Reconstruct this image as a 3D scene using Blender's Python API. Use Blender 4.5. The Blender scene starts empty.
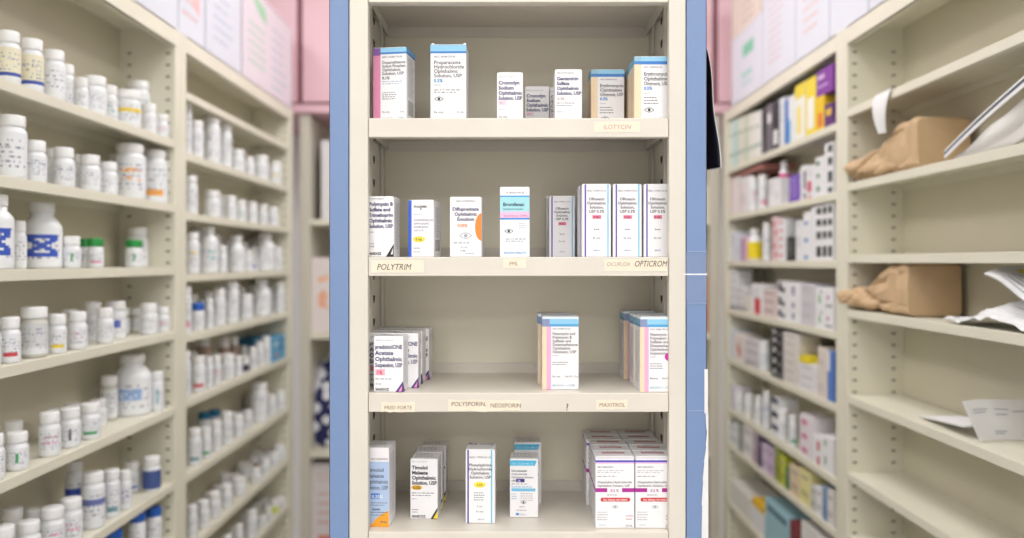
import bpy, bmesh, math, random
from mathutils import Vector, Matrix, noise
random.seed(11)
C = bpy.context.scene.collection
H = 1.45            # lens height above the floor
F = 800.0           # focal length in pixels of the 1024 frame
CX, CY = 510.0, 262.0
A = 0.73            # half width of the aisle between the racks

# ---------------------------------------------------------------- materials
def lin(c):
    return tuple(((v/255.0)/12.92 if v/255.0 <= .04045 else ((v/255.0+.055)/1.055)**2.4) for v in c)
MATS = {}
def mat(name, rgb, rough=.5, noise_amt=0.0, scale=20, bump=0.0, metallic=0.0, alpha=1.0, spec=.5):
    if name in MATS: return MATS[name]
    m = bpy.data.materials.new(name); m.use_nodes = True
    nt = m.node_tree; b = nt.nodes['Principled BSDF']
    c = lin(rgb)
    b.inputs['Roughness'].default_value = rough
    b.inputs['Metallic'].default_value = metallic
    b.inputs['Specular IOR Level'].default_value = spec
    tc = nt.nodes.new('ShaderNodeTexCoord')
    n = nt.nodes.new('ShaderNodeTexNoise'); n.inputs['Scale'].default_value = scale; n.inputs['Detail'].default_value = 4
    nt.links.new(tc.outputs['Object'], n.inputs['Vector'])
    r = nt.nodes.new('ShaderNodeValToRGB')
    k = noise_amt
    r.color_ramp.elements[0].position = .3; r.color_ramp.elements[1].position = .7
    r.color_ramp.elements[0].color = (c[0]*(1-k), c[1]*(1-k), c[2]*(1-k), 1)
    r.color_ramp.elements[1].color = (min(1, c[0]*(1+k*.4)), min(1, c[1]*(1+k*.4)), min(1, c[2]*(1+k*.4)), 1)
    nt.links.new(n.outputs['Fac'], r.inputs['Fac']); nt.links.new(r.outputs['Color'], b.inputs['Base Color'])
    if bump:
        bp = nt.nodes.new('ShaderNodeBump'); bp.inputs['Strength'].default_value = bump; bp.inputs['Distance'].default_value = .002
        nt.links.new(n.outputs['Fac'], bp.inputs['Height']); nt.links.new(bp.outputs['Normal'], b.inputs['Normal'])
    if alpha < 1: b.inputs['Alpha'].default_value = alpha
    MATS[name] = m
    return m
def col(rgb, rough=.45):
    rgb = tuple(rgb)
    return mat('print_%d_%d_%d' % rgb, rgb, rough, .0)

IVORY  = mat('ivory_enamel', (222, 216, 204), .42, .04, 9)
IVORYS = mat('ivory_shelf_enamel', (224, 217, 206), .34, .05, 14)
BACKP  = mat('ivory_back_panel', (236, 230, 211), .5, .04, 5)
RACK   = mat('rack_enamel', (230, 226, 209), .45, .04, 8)
RACKB  = mat('rack_back_enamel', (218, 212, 191), .5, .04, 5)
SLOT   = mat('slot_dark', (62, 54, 42), .8)
BLUE   = mat('blue_laminate', (120, 144, 186), .42, .03, 30)
EDGE   = mat('dark_edge_strip', (78, 66, 74), .6)
PINK   = mat('pink_cabinet_paint', (230, 190, 200), .45, .02, 4)
PINKD  = mat('pink_cabinet_gap', (150, 100, 110), .7)
CARD   = mat('white_carton_board', (244, 243, 246), .45, .01, 60)
CREAM  = mat('cream_carton_board', (240, 222, 196), .45, .01, 60)
PLAS   = mat('white_bottle_plastic', (238, 240, 244), .33, .0)
CAPW   = mat('white_cap_plastic', (243, 243, 244), .4, .0)
GREYP  = mat('grey_translucent_plastic', (205, 204, 196), .35, .0)
LABEL  = mat('bottle_label_paper', (236, 238, 242), .5, .0)
KRAFT  = mat('kraft_paper', (208, 177, 140), .75, .12, 18, .25)
PAPER  = mat('white_paper', (232, 232, 234), .6, .03, 20)
TAPE   = mat('masking_tape', (240, 230, 210), .6, .05, 60)
CLEAR  = mat('clear_tape', (225, 230, 240), .15, .0, alpha=.07)
WHITEB = mat('storage_box_board', (222, 224, 236), .55, .02, 10)
BEIGEB = mat('beige_box_board', (228, 214, 204), .55, .02, 10)
GREYM  = mat('rear_rack_enamel', (208, 203, 190), .5, .03, 6)

# ---------------------------------------------------------------- mesh builder
class MB:
    def __init__(s): s.v = []; s.f = []; s.m = []; s.mats = []; s.sm = []
    def mi(s, m):
        if m not in s.mats: s.mats.append(m)
        return s.mats.index(m)
    def add(s, vs, fs, m, smooth=False):
        o = len(s.v); s.v += [Vector(v) for v in vs]; i = s.mi(m)
        for f in fs: s.f.append([k+o for k in f]); s.m.append(i); s.sm.append(smooth)
    def box(s, x0, x1, y0, y1, z0, z1, m, b=0.0):
        if x0 > x1: x0, x1 = x1, x0
        if y0 > y1: y0, y1 = y1, y0
        if z0 > z1: z0, z1 = z1, z0
        b = min(b, (x1-x0)*.45, (y1-y0)*.45, (z1-z0)*.45)
        if b <= 0:
            vs = [(x, y, z) for z in (z0, z1) for y in (y0, y1) for x in (x0, x1)]
            s.add(vs, [(0,2,3,1),(4,5,7,6),(0,1,5,4),(2,6,7,3),(0,4,6,2),(1,3,7,5)], m); return
        bm = bmesh.new(); bmesh.ops.create_cube(bm, size=1)
        for v in bm.verts: v.co = Vector(((x0+x1)/2+v.co.x*(x1-x0), (y0+y1)/2+v.co.y*(y1-y0), (z0+z1)/2+v.co.z*(z1-z0)))
        bmesh.ops.bevel(bm, geom=bm.edges[:], offset=b, segments=2, affect='EDGES', profile=.5)
        bm.verts.index_update()
        s.add([v.co.copy() for v in bm.verts], [[v.index for v in f.verts] for f in bm.faces], m); bm.free()
    def lathe(s, prof, m, n=24, cx=0, cy=0, smooth=True, ridge=0.0):
        o = []; fs = []
        for k, (r, z) in enumerate(prof):
            for j in range(n):
                a = 2*math.pi*j/n; rr = r*(1-(ridge if (j % 2 and 0 < k < len(prof)-2) else 0))
                o.append((cx+rr*math.cos(a), cy+rr*math.sin(a), z))
        for k in range(len(prof)-1):
            for j in range(n): fs.append((k*n+j, k*n+(j+1) % n, (k+1)*n+(j+1) % n, (k+1)*n+j))
        fs.append(tuple(range(n-1, -1, -1))); fs.append(tuple((len(prof)-1)*n+j for j in range(n)))
        s.add(o, fs, m, smooth)
    def grid(s, fn, nu, nv, m, smooth=True, thick=0.0012):
        # a sheet with real thickness, fn(u,v)->point
        P = [[Vector(fn(i/nu, j/nv)) for j in range(nv+1)] for i in range(nu+1)]
        top = []; bot = []
        for i in range(nu+1):
            for j in range(nv+1):
                a = P[min(i+1, nu)][j]-P[max(i-1, 0)][j]; b = P[i][min(j+1, nv)]-P[i][max(j-1, 0)]
                nn = a.cross(b)
                nn = nn.normalized() if nn.length > 1e-9 else Vector((0, 0, 1))
                top.append(P[i][j]+nn*thick/2); bot.append(P[i][j]-nn*thick/2)
        N = len(top); w = nv+1; fs = []
        for i in range(nu):
            for j in range(nv):
                q = (i*w+j, (i+1)*w+j, (i+1)*w+j+1, i*w+j+1)
                fs.append(q); fs.append(tuple(N+k for k in reversed(q)))
        for i in range(nu):
            fs.append((i*w, N+i*w, N+(i+1)*w, (i+1)*w)); fs.append(((i+1)*w+nv, N+(i+1)*w+nv, N+i*w+nv, i*w+nv))
        for j in range(nv):
            fs.append((j+1, N+j+1, N+j, j)); fs.append((nu*w+j, N+nu*w+j, N+nu*w+j+1, nu*w+j+1))
        s.add(top+bot, fs, m, smooth)
    def build(s, name, parent=None, loc=None):
        org = Vector(loc) if loc is not None else (parent_origin(parent) if parent else Vector((0, 0, 0)))
        me = bpy.data.meshes.new(name)
        me.from_pydata([v-org for v in s.v], [], s.f)
        for m in s.mats: me.materials.append(m)
        me.polygons.foreach_set('material_index', s.m); me.polygons.foreach_set('use_smooth', s.sm); me.update()
        o = bpy.data.objects.new(name, me); C.objects.link(o)
        if parent:
            o.parent = parent
        else: o.location = org
        return o
ORG = {}
def parent_origin(p):
    t = Vector((0, 0, 0))
    while p: t += p.location; p = p.parent
    return t
USED = {}
def tag(o, label, cat, group=None, kind=None):
    n = len(label.split())
    if not 4 <= n <= 16: print('LABEL LENGTH', n, label)
    if label in USED: print('DUP LABEL', label)
    USED[label] = 1
    o['label'] = label; o['category'] = cat
    if group: o['group'] = group
    if kind: o['kind'] = kind
    return o
def empty(name, loc, rz=0):
    o = bpy.data.objects.new(name, None); C.objects.link(o); o.location = loc; o.rotation_euler = (0, 0, rz); o.empty_display_size = .02
    return o

# ---------------------------------------------------------------- text as mesh
TC = {}
def text_geo(txt, bold=0.0, shear=0.0):
    k = (txt, bold, shear)
    if k in TC: return TC[k]
    cu = bpy.data.curves.new('t', 'FONT'); cu.body = txt; cu.size = 1; cu.offset = bold; cu.shear = shear; cu.resolution_u = 2
    ob = bpy.data.objects.new('t', cu); C.objects.link(ob)
    dg = bpy.context.evaluated_depsgraph_get()
    me = bpy.data.meshes.new_from_object(ob.evaluated_get(dg))
    vs = [(v.co.x, v.co.y) for v in me.vertices]; fs = [list(p.vertices) for p in me.polygons]
    bpy.data.objects.remove(ob); bpy.data.curves.remove(cu); bpy.data.meshes.remove(me)
    w = max([v[0] for v in vs] or [1]); TC[k] = (vs, fs, w)
    return TC[k]
def put_text(mb, txt, o, ux, uz, size, m, maxw=None, bold=.012, shear=0.0, align='l'):
    """o: baseline start, ux/uz unit vectors along and up the face"""
    vs, fs, w = text_geo(txt, bold, shear)
    sx = size
    if maxw and w*size > maxw: sx = maxw/w
    off = 0 if align == 'l' else (-w*sx/2 if align == 'c' else -w*sx)
    mb.add([Vector(o)+Vector(ux)*(off+x*sx)+Vector(uz)*(y*size) for x, y in vs], fs, m)

# ---------------------------------------------------------------- cartons
NAVY = (44, 38, 100); INK = (44, 42, 50); LGREY = (150, 150, 158)
def face_ops(mb, ops, o, ux, uz, n, w, h):
    o = Vector(o); ux = Vector(ux); uz = Vector(uz); n = Vector(n)
    for k, op in enumerate(ops):
        e = .00018+.00001*k
        if op[0] == 'r':
            _, x0, y0, x1, y1, c = op
            p = [o+ux*(a*w)+uz*((1-b)*h)+n*(e*.6) for a, b in ((x0, y1), (x1, y1), (x1, y0), (x0, y0))]
            mb.add(p, [(0, 1, 2, 3)], col(c))
        elif op[0] == 'e':
            _, x, y, rx, ry, c = op[:6]
            a0, a1 = (op[6], op[7]) if len(op) > 6 else (0, 2*math.pi)
            p = [o+ux*(x*w+rx*w*math.cos(a0+(a1-a0)*i/20))+uz*((1-y)*h+ry*h*math.sin(a0+(a1-a0)*i/20))+n*(e*.8) for i in range(20 if a1-a0 > 6 else 21)]
            mb.add(p, [tuple(range(len(p)))], col(c))
        elif op[0] == 'p':
            p = [o+ux*(a*w)+uz*((1-b)*h)+n*(e*.7) for a, b in op[1]]
            mb.add(p, [tuple(range(len(p)))], col(op[2]))
        elif op[0] == 't':
            _, x, y, s, c, t = op[:6]; al = op[6] if len(op) > 6 else 'l'; b = op[7] if len(op) > 7 else .012
            mw = (1-x-.03)*w if al == 'l' else (.94*w if al == 'c' else x*w)
            put_text(mb, t, o+ux*(x*w)+uz*((1-y)*h)+n*e, ux, uz, s*h, col(c), mw, b, 0, al)
        elif op[0] == 'l':   # unreadable small print as short bars
            _, x0, y0, x1, rows, step, c = op
            c = tuple(int(v+(200-v)*.35) for v in c)
            for i in range(rows):
                x = x0; rr = random.Random(i*7+rows)
                end = x0+(x1-x0)*rr.uniform(.65, 1)
                while x < end:
                    ww = rr.uniform(.04, .12)*(x1-x0)*1.4; y = y0+i*step
                    p = [o+ux*(a*w)+uz*((1-b)*h)+n*e for a, b in ((x, y+step*.3), (min(x+ww, end), y+step*.3), (min(x+ww, end), y), (x, y))]
                    mb.add(p, [(0, 1, 2, 3)], col(c)); x += ww+.05*(x1-x0)
        elif op[0] == 'eye':
            _, x, y, s, c = op
            for sg in (1, -1):
                q = []; r2 = []
                for i in range(9):
                    t = -1+2*i/8
                    q.append(o+ux*(x*w+s*w*t)+uz*((1-y)*h+sg*s*w*.5*(1-t*t))+n*e)
                    r2.append(o+ux*(x*w+s*w*t*.93)+uz*((1-y)*h+sg*(s*w*.5*(1-t*t)-s*w*.1))+n*e)
                for i in range(8): mb.add([q[i], q[i+1], r2[i+1], r2[i]], [(0, 1, 2, 3)], col(c))
            p = [o+ux*(x*w+s*.3*w*math.cos(2*math.pi*i/14))+uz*((1-y)*h+s*.3*w*math.sin(2*math.pi*i/14))+n*e for i in range(14)]
            mb.add(p, [tuple(range(14))], col(c))
def carton(loc, w, d, h, yaw, ops, label, group=None, board=CARD, left=(), right=(), top=(), name='medicine_carton', flap=True, back=()):
    mb = MB(); b = .0007
    mb.box(-w/2, w/2, -d/2, d/2, 0, h, board, b)
    face_ops(mb, ops, (-w/2, -d/2, 0), (1, 0, 0), (0, 0, 1), (0, -1, 0), w, h)
    face_ops(mb, right, (w/2, -d/2, 0), (0, 1, 0), (0, 0, 1), (1, 0, 0), d, h)
    face_ops(mb, left, (-w/2, d/2, 0), (0, -1, 0), (0, 0, 1), (-1, 0, 0), d, h)
    face_ops(mb, top, (-w/2, -d/2, h), (1, 0, 0), (0, 1, 0), (0, 0, 1), w, d)
    o = mb.build(name, None, (0, 0, 0)); o.location = loc; o.rotation_euler = (0, 0, yaw)
    tag(o, label, 'medicine box', group)
    if flap:
        f = MB(); f.box(-w/2+.0012, w/2-.0012, -d/2+.0004, -d/2+.0012, h-.0002, h+.0006, board)
        f.box(-w/2+.001, w/2-.001, -d/2+.001, d/2-.001, h, h+.0003, board)
        fo = f.build('tuck_flap', None, (0, 0, 0)); fo.parent = o
        if top:
            t = MB(); face_ops(t, top, (-w/2, -d/2, h+.0003), (1, 0, 0), (0, 1, 0), (0, 0, 1), w, d)
            me = bpy.data.meshes.new('x'); f2 = MB()
            f2.v = f.v+t.v; off = len(f.v); f2.f = f.f+[[k+off for k in q] for q in t.f]
            f2.mats = list(f.mats)
            remap = []
            for m_ in t.mats: remap.append(f2.mi(m_))
            f2.m = f.m+[remap[k] for k in t.m]; f2.sm = f.sm+t.sm
            bpy.data.objects.remove(fo); fo = f2.build('tuck_flap', None, (0, 0, 0)); fo.parent = o
    return o

def X_at(px, Y): return (px-CX)*Y/F
def Z_at(py, Y): return H+(CY-py)*Y/F

# ================================================================= the room
def struct(name, bx, m, b=0):
    mb = MB(); mb.box(*bx, m, b); o = mb.build(name, None, ((bx[0]+bx[1])/2, (bx[2]+bx[3])/2, bx[4])); o['kind'] = 'structure'; return o
WALL = mat('wall_paint', (238, 236, 236), .7, .02, 3)
FLOORM = mat('floor_vinyl', (196, 194, 190), .35, .1, 6)
CEIL = mat('ceiling_tile', (240, 240, 238), .8, .04, 60)
struct('floor', (-2.2, 2.2, -3.5, 3.3, -.05, 0), FLOORM)
struct('ceiling', (-2.2, 2.2, -3.5, 3.3, 2.75, 2.8), CEIL)
struct('wall_left', (-2.25, -2.2, -3.5, 3.3, 0, 2.75), WALL)
struct('wall_right', (2.2, 2.25, -3.5, 3.3, 0, 2.75), WALL)
struct('wall_back', (-2.2, 2.2, 3.3, 3.35, 0, 2.75), WALL)
struct('wall_front', (-2.2, 2.2, -3.55, -3.5, 0, 2.75), WALL)

# ceiling troffers: overhead lamps of the room, plus an added pair over the racks
EM = bpy.data.materials.new('lamp_diffuser'); EM.use_nodes = True
b_ = EM.node_tree.nodes['Principled BSDF']; b_.inputs['Base Color'].default_value = (1, 1, 1, 1)
b_.inputs['Emission Color'].default_value = (1, .985, .96, 1); b_.inputs['Emission Strength'].default_value = 3.0
def troffer(x, y, w, l, power, label):
    r = empty('ceiling_light', (x, y, 2.75))
    tag(r, label, 'ceiling light', 'ceiling lights of the stock room')
    f = MB()
    for bx in ((x-w/2-.03, x+w/2+.03, y-l/2-.03, y-l/2), (x-w/2-.03, x+w/2+.03, y+l/2, y+l/2+.03), (x-w/2-.03, x-w/2, y-l/2, y+l/2), (x+w/2, x+w/2+.03, y-l/2, y+l/2)):
        f.box(*bx, 2.72, 2.75, CEIL)
    f.build('light_frame', r)
    g = MB(); g.box(x-w/2, x+w/2, y-l/2, y+l/2, 2.735, 2.7499, EM); g.build('diffuser', r)
    ld = bpy.data.lights.new('lamp', 'AREA'); ld.shape = 'RECTANGLE'; ld.size = w; ld.size_y = l; ld.energy = power; ld.color = (1, .985, .96)
    lo = bpy.data.objects.new('lamp', ld); C.objects.link(lo); lo.location = (0, 0, -.035); lo.parent = r
troffer(-.9, -1.3, .55, 1.15, 24, 'square ceiling light left of the aisle, behind the viewer')
troffer(.9, -1.3, .55, 1.15, 24, 'square ceiling light right of the aisle, behind the viewer')
troffer(-1.25, 1.2, .55, 1.15, 20, 'added ceiling light over the left racks, out of view, brightening the rack faces')  # unseen lamp added to brighten the rack fronts across the aisle
troffer(1.25, 1.2, .55, 1.15, 20, 'added ceiling light over the right racks, out of view, brightening the rack faces')  # its added counterpart, throws light onto the left rack fronts
troffer(0, .1, .55, 1.15, 12, 'ceiling light straight above the front of the aisle')
troffer(0, 1.95, .55, 1.0, 16, 'ceiling light above the aisle behind the narrow cabinet')
troffer(0, -2.7, 1.6, .6, 40, 'wide ceiling light near the front wall')

# ================================================================= centre cabinet
D = .90; DB = 1.065
XL, XR = X_at(368, D), X_at(669, D)          # opening
SL, SR = X_at(349, D), X_at(686, D)          # outer edges of stiles
BL, BR = X_at(330, D), X_at(706, D)          # outer edges of the blue laminate
IL, IR = XL-.010, XR+.010                    # inner side walls
cab = empty('display_cabinet', ((SL+SR)/2, (D+DB)/2, 0))
tag(cab, 'narrow ivory metal cabinet with open shelves and blue edge strips in the middle', 'cabinet')
TOPZ = 2.12
for nm, x0, x1 in (('stile', SL, XL), ('stile', XR, SR)):
    m = MB(); m.box(x0, x1, D, D+.012, 0.02, TOPZ, IVORY, .0015)
    if x0 < 0: m.box(x0, IL, D+.012, DB+.012, .02, TOPZ, IVORY)
    else: m.box(IR, x1, D+.012, DB+.012, .02, TOPZ, IVORY)
    m.build(nm, cab)
for x0, x1, lb in ((BL, SL-.0006, 'left'), (SR+.0006, BR, 'right')):
    m = MB(); m.box(x0, x1, D-.001, DB+.012, .02, TOPZ, BLUE, .0008)
    e = x0 if x0 < 0 else x1
    s_ = -1 if x0 < 0 else 1
    m.box(e+s_*.0001, e+s_*.0009, D+.0006, DB+.012, .02, TOPZ, EDGE)
    o = m.build('side_panel', cab); o['label'] = 'blue laminate edge panel'
m = MB(); m.box(IL, IR, DB, DB+.006, .02, TOPZ, BACKP); m.build('back_panel', cab)
m = MB(); m.box(BL, BR, D, DB+.012, TOPZ, TOPZ+.015, IVORY, .002); m.build('top_panel', cab)
m = MB(); m.box(XL, XR, D+.012, D+.02, .02, .10, IVORY); m.box(BL, BR, D+.02, DB+.012, 0, .02, IVORY); m.build('plinth', cab)
# slotted uprights in the rear corners
for s_, xi in ((1, IL), (-1, IR)):
    m = MB(); m.box(xi, xi+s_*.0025, .968, 1.024, .05, TOPZ-.01, IVORY)
    m.box(xi, xi+s_*.004, 1.046, DB, .05, TOPZ-.01, IVORY, .001)
    m.box(xi, xi+s_*.0005, 1.0245, 1.030, .05, TOPZ-.01, SLOT)
    z = .12
    while z < TOPZ-.05:
        m.box(xi+s_*.0025, xi+s_*.0028, .977, .989, z, z+.0065, SLOT)
        m.box(xi+s_*.0025, xi+s_*.0028, .980, .986, z-.003, z, SLOT); z += .0285
    m.build('slotted_upright', cab)
def lip_label(par, x0, x1, y0, y1, txt, tx, ty, size, c, shear=0.0, tape=True, torn=False, width=None, bold=.0):
    mb = MB(); Y = D+.0004
    if tape:
        n = 8; top = []; bot = []
        for i in range(n+1):
            px = x0+(x1-x0)*i/n; r = random.Random(int(x0)*31+i)
            top.append((X_at(px, D), Y-.0003, Z_at(y0+(r.uniform(-.6, .6) if torn else 0), D)))
            bot.append((X_at(px+(r.uniform(-2, 1) if torn and i == n else 0), D), Y-.0003, Z_at(y1+(r.uniform(-1, .8) if torn else 0), D)))
        k = len(top)
        mb.add(top+bot, [(i, i+k, i+k+1, i+1) for i in range(n)], TAPE)
        mb.add([Vector(v)+Vector((0, .0003, 0)) for v in top+bot], [(i+1, i+k+1, i+k, i) for i in range(n)], TAPE)
    put_text(mb, txt, (X_at(tx, D), Y-.0006, Z_at(ty, D)), (1, 0, 0), (0, 0, 1), size*D/F, col(c), None if width is None else width*D/F, bold, shear)
    return mb.build('shelf_label', par)
shelfY = {0: -17, 1: 118, 2: 257, 3: 393, 4: 532}
SZ = {k: Z_at(v, D) for k, v in shelfY.items()}
zs = [SZ[0]+.165]+[SZ[k] for k in range(5)]+[SZ[4]-.155*k for k in range(1, 7)]
cshelf = []
for i, z in enumerate(zs):
    m = MB(); lip = .0215
    x0, x1 = XL+.0005, XR-.0005
    m.box(x0, x1, D+.0004, D+.0022, z-lip, z, IVORYS, .0009)
    m.box(x0-.006, x1+.006, D+.013, DB-.002, z-.0016, z, IVORYS)
    m.box(x0, x1, D+.002, D+.0135, z-.0016, z-.0001, IVORYS)
    m.box(x0, x1, D+.0022, D+.013, z-lip, z-lip+.0015, IVORYS)
    m.box(x0-.0035, x1+.0035, DB-.0025, DB-.0008, z-.015, z+.0135, IVORYS)       # rear flange
    m.box(x0-.0035, x0-.002, D+.014, DB-.004, z-.013, z-.0016, IVORYS)
    m.box(x1+.002, x1+.0035, D+.014, DB-.004, z-.013, z-.0016, IVORYS)
    o = m.build('shelf', cab); cshelf.append(o)
    o.parent = cab
    for sx in (IL+.0028, IR-.0028-.004):   # clip under each rear corner
        c_ = MB(); c_.box(sx, sx+.004, .978, 1.0, z-.014, z-.0018, mat('clip_steel', (176, 170, 156), .35, metallic=.6), .0005); c_.build('shelf_clip', o)
s1, s2, s3 = cshelf[2], cshelf[3], cshelf[4]
lip_label(s1, 594, 640, 121.5, 132, 'ILOTYCIN', 603, 129, 6.2, (202, 160, 150), .1, width=29)
lip_label(s2, 371, 424, 260, 272.5, 'POLYTRIM', 376.5, 269.8, 8.6, (96, 80, 66), .25, width=35, bold=-.002)
lip_label(s2, 503, 526, 258.4, 268, 'FML', 509, 265.4, 5.2, (160, 120, 100), .1, width=12)
lip_label(s2, 604, 667, 259, 271, 'OCUFLOX', 606.5, 266, 5.4, (172, 152, 128), .2, width=24)
lip_label(s2, 0, 0, 0, 0, 'OPTICROM', 634, 266.6, 8.6, (92, 66, 48), .3, tape=False, width=33.5, bold=-.002)
lip_label(s3, 381, 415, 402, 412, 'PRED FORTE', 384, 409.3, 5.2, (150, 124, 92), .1, torn=True, width=28)
lip_label(s3, 448, 487.5, 399.5, 411.5, 'POLYSPORIN,', 451, 406, 6, (128, 100, 84), .1, torn=True, width=35)
lip_label(s3, 488, 521, 400, 411, 'NEOSPORIN', 490, 407.5, 6, (140, 108, 88), .1, torn=True, width=31)
lip_label(s3, 596, 628, 399.5, 409.5, 'MAXITROL', 599, 406.8, 5.6, (150, 116, 92), .1, torn=True, width=26)
lip_label(s3, 0, 0, 0, 0, '?', 565.5, 410.5, 10, (104, 84, 70), 0, tape=False)
# tape and torn paper on the right blue panel
m = MB()
for y in (251, 302.5, 410):
    m = MB(); m.box(SR+.002, BR+.001, D-.0016, D-.0011, Z_at(y+1, D), Z_at(y, D), col((146, 166, 202))); m.build('tape_strip', cab)
m = MB(); m.box(SR-.003, BR+.001, D-.0015, D-.0011, Z_at(275, D), Z_at(273.6, D), col((236, 238, 244))); m.build('tape_strip', cab)
m = MB(); m.box(SR-.002, BR+.0012, D-.0014, D-.0010, Z_at(302, D), Z_at(252, D), CLEAR)
m.build('tape_strip', cab)
m = MB()
m.box(BR-.0022, BR+.0016, D-.0021, D-.0012, Z_at(413, D), Z_at(369, D), PAPER)
pts = [(706.6, 413), (708, 430), (707.3, 446), (705.4, 462), (704.2, 480), (703.2, 505), (703, 545)]
for (xa, ya), (xb, yb) in zip(pts, pts[1:]):
    m.add([(X_at(xa-1.4, D), D-.0017, Z_at(ya, D)), (X_at(xb-2, D), D-.0017, Z_at(yb, D)), (X_at(708, D), D-.0015, Z_at(yb, D)), (X_at(708, D), D-.0015, Z_at(ya, D))], [(0, 1, 2, 3)], PAPER)
m.build('torn_paper_edge', cab)
# black sheet hanging off the outer side of the cabinet
m = MB()
BLK = mat('black_print', (22, 24, 34), .3, .0)
def sheet(border):
    def fn(u, v):
        z = Z_at(44, D)*(1-v)+Z_at(166, D)*v
        out = .001+(.0012+.0158*v**.8)*u
        if border: out = .0005+(.0024+.0168*v**.8)*u
        wav = .0012*math.sin(v*9)*u
        return (BR+.0008+out+wav, D+.012+.03*(1-u)+(.0012 if border else 0), z-(.0012 if border else 0)*v)
    return fn
m.grid(sheet(False), 6, 24, BLK, True, .0005); m.grid(sheet(True), 6, 24, PAPER, True, .0005)
o = m.build('hanging_sheet', None, (BR+.008, D+.02, Z_at(166, D)))
tag(o, 'curled black sheet with white edge hanging from the right side of the cabinet', 'paper sheet')

# ---- cartons on the centre shelves
def cfront(px0, px1, ytop, Y, shelf, d, yaw, ops, label, **kw):
    """front face spans px0..px1 at distance Y, its top edge at ytop, standing on the shelf"""
    w = (px1-px0)*Y/F; z0 = SZ[shelf]; h = Z_at(ytop, Y)-z0
    if 'h' in kw: h = kw.pop('h')
    cx = X_at((px0+px1)/2, Y)
    loc = Vector((cx, Y, z0+.0003)) + Matrix.Rotation(yaw, 3, 'Z') @ Vector((0, d/2, 0))
    return carton(loc, w, d, h, yaw, ops, label, **kw)
LB = (150, 208, 240); DBL = (62, 130, 206); PK = (232, 150, 186); PUR = (140, 100, 170); CRM = (244, 220, 186)
sideprint = [('l', .15, .1, .9, 26, .03, (120, 118, 128))]
bars = [('l', .2, .12, .85, 18, .03, (110, 104, 112))]+[('r', .2, .7+i*.02, .8, .708+i*.02, INK) for i in range(10)]
def names(x, y0, step, size, c, lines, al='l', b=.02):
    b = b+.006; size = size*1.06
    return [('t', x, y0+i*step, size, c, t, al, b) for i, t in enumerate(lines)]
# top shelf
opsA = [('r', 0, 0, 1, .06, LB), ('r', 0, .06, 1, .085, DBL), ('r', 0, .0, .22, .1, PUR), ('r', 0, .1, .22, 1, PK),
        ('t', .27, .135, .034, INK, 'NDC 24208-720-02', 'l', .0)] + names(.27, .215, .05, .052, INK, ['Dexamethasone', 'Sodium Phosphate', 'Ophthalmic', 'Solution, USP'], b=.005) + \
       [('t', .27, .425, .055, INK, '0.1%', 'l', .02), ('l', .27, .45, .9, 2, .03, (120, 160, 200)), ('l', .27, .6, .8, 4, .028, INK), ('t', .27, .875, .035, INK, 'Rx only', 'l', 0), ('t', .8, .875, .035, INK, '5 mL', 'l', 0), ('t', .27, .965, .04, (80, 160, 190), 'BAUSCH + LOMB', 'l', .0)]
cfront(372.6, 407, 48, .928, 1, .036, math.radians(-9), opsA, 'white medicine box with pink left stripe and blue top band, on the top shelf',
       right=[('r', 0, 0, 1, .06, (110, 170, 225)), ('r', 0, .06, 1, .085, DBL)]+bars, top=[('l', .1, .2, .9, 3, .2, LGREY)], group='medicine boxes on the top shelf')
opsB = [('r', 0, 0, 1, .085, LB), ('r', 0, .085, 1, .11, DBL), ('t', .1, .165, .034, INK, 'NDC 24208-730-06', 'l', .0)] + names(.1, .25, .057, .062, (60, 50, 60), ['Proparacaine', 'Hydrochloride', 'Ophthalmic', 'Solution, USP'], b=.004) + \
       [('t', .1, .485, .06, (40, 150, 205), '0.5%', 'l', .03), ('t', .1, .53, .035, LGREY, 'Sterile', 'l', 0), ('l', .1, .58, .85, 2, .03, INK), ('eye', .24, .70, .13, INK), ('t', .1, .885, .04, INK, 'Rx only', 'l', 0), ('t', .72, .885, .04, INK, '15 mL', 'l', 0), ('t', .1, .975, .04, (80, 160, 190), 'BAUSCH + LOMB', 'l', .0)]
o = cfront(430.3, 466.3, 45, .928, 1, .038, math.radians(-1), opsB, 'tall white medicine box with wide light blue top band and small eye drawing', group='medicine boxes on the top shelf')
m = MB()
for xx in (-.0195, .0175):
    m = MB(); m.box(xx, xx+.003, -.019, -.0184, (Z_at(45, .928)-SZ[1]), (Z_at(43.2, .928)-SZ[1]), CARD)
    q = m.build('dust_flap', None, (0, 0, 0)); q.parent = o
opsC = [('t', .06, .1, .045, LGREY, 'NDC 61314-237-10', 'l', .0)] + names(.06, .24, .105, .098, NAVY, ['Cromolyn', 'Sodium', 'Ophthalmic', 'Solution, USP'], b=.025) + \
       [('r', .06, .57, .36, .66, (240, 214, 226)), ('t', .09, .64, .06, (190, 140, 180), '4%', 'l', .0), ('t', .06, .76, .05, LGREY, 'Sterile', 'l', 0), ('t', .06, .93, .075, INK, '10 mL', 'l', 0)]
cfront(497, 523, 73, .925, 1, .032, 0, opsC, 'short white medicine box with bold navy lettering left of the smallest box, top shelf', group='medicine boxes on the top shelf')
cfront(525, 549.3, 87, .992, 1, .032, 0, opsC, 'short white medicine box standing back in shade, smallest looking on top shelf', group='medicine boxes on the top shelf')
cfront(549.8, 572, 88, 1.0, 1, .03, 0, opsC, 'short white medicine box mostly hidden behind its taller navy lettered neighbour', group='medicine boxes on the top shelf')
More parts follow.
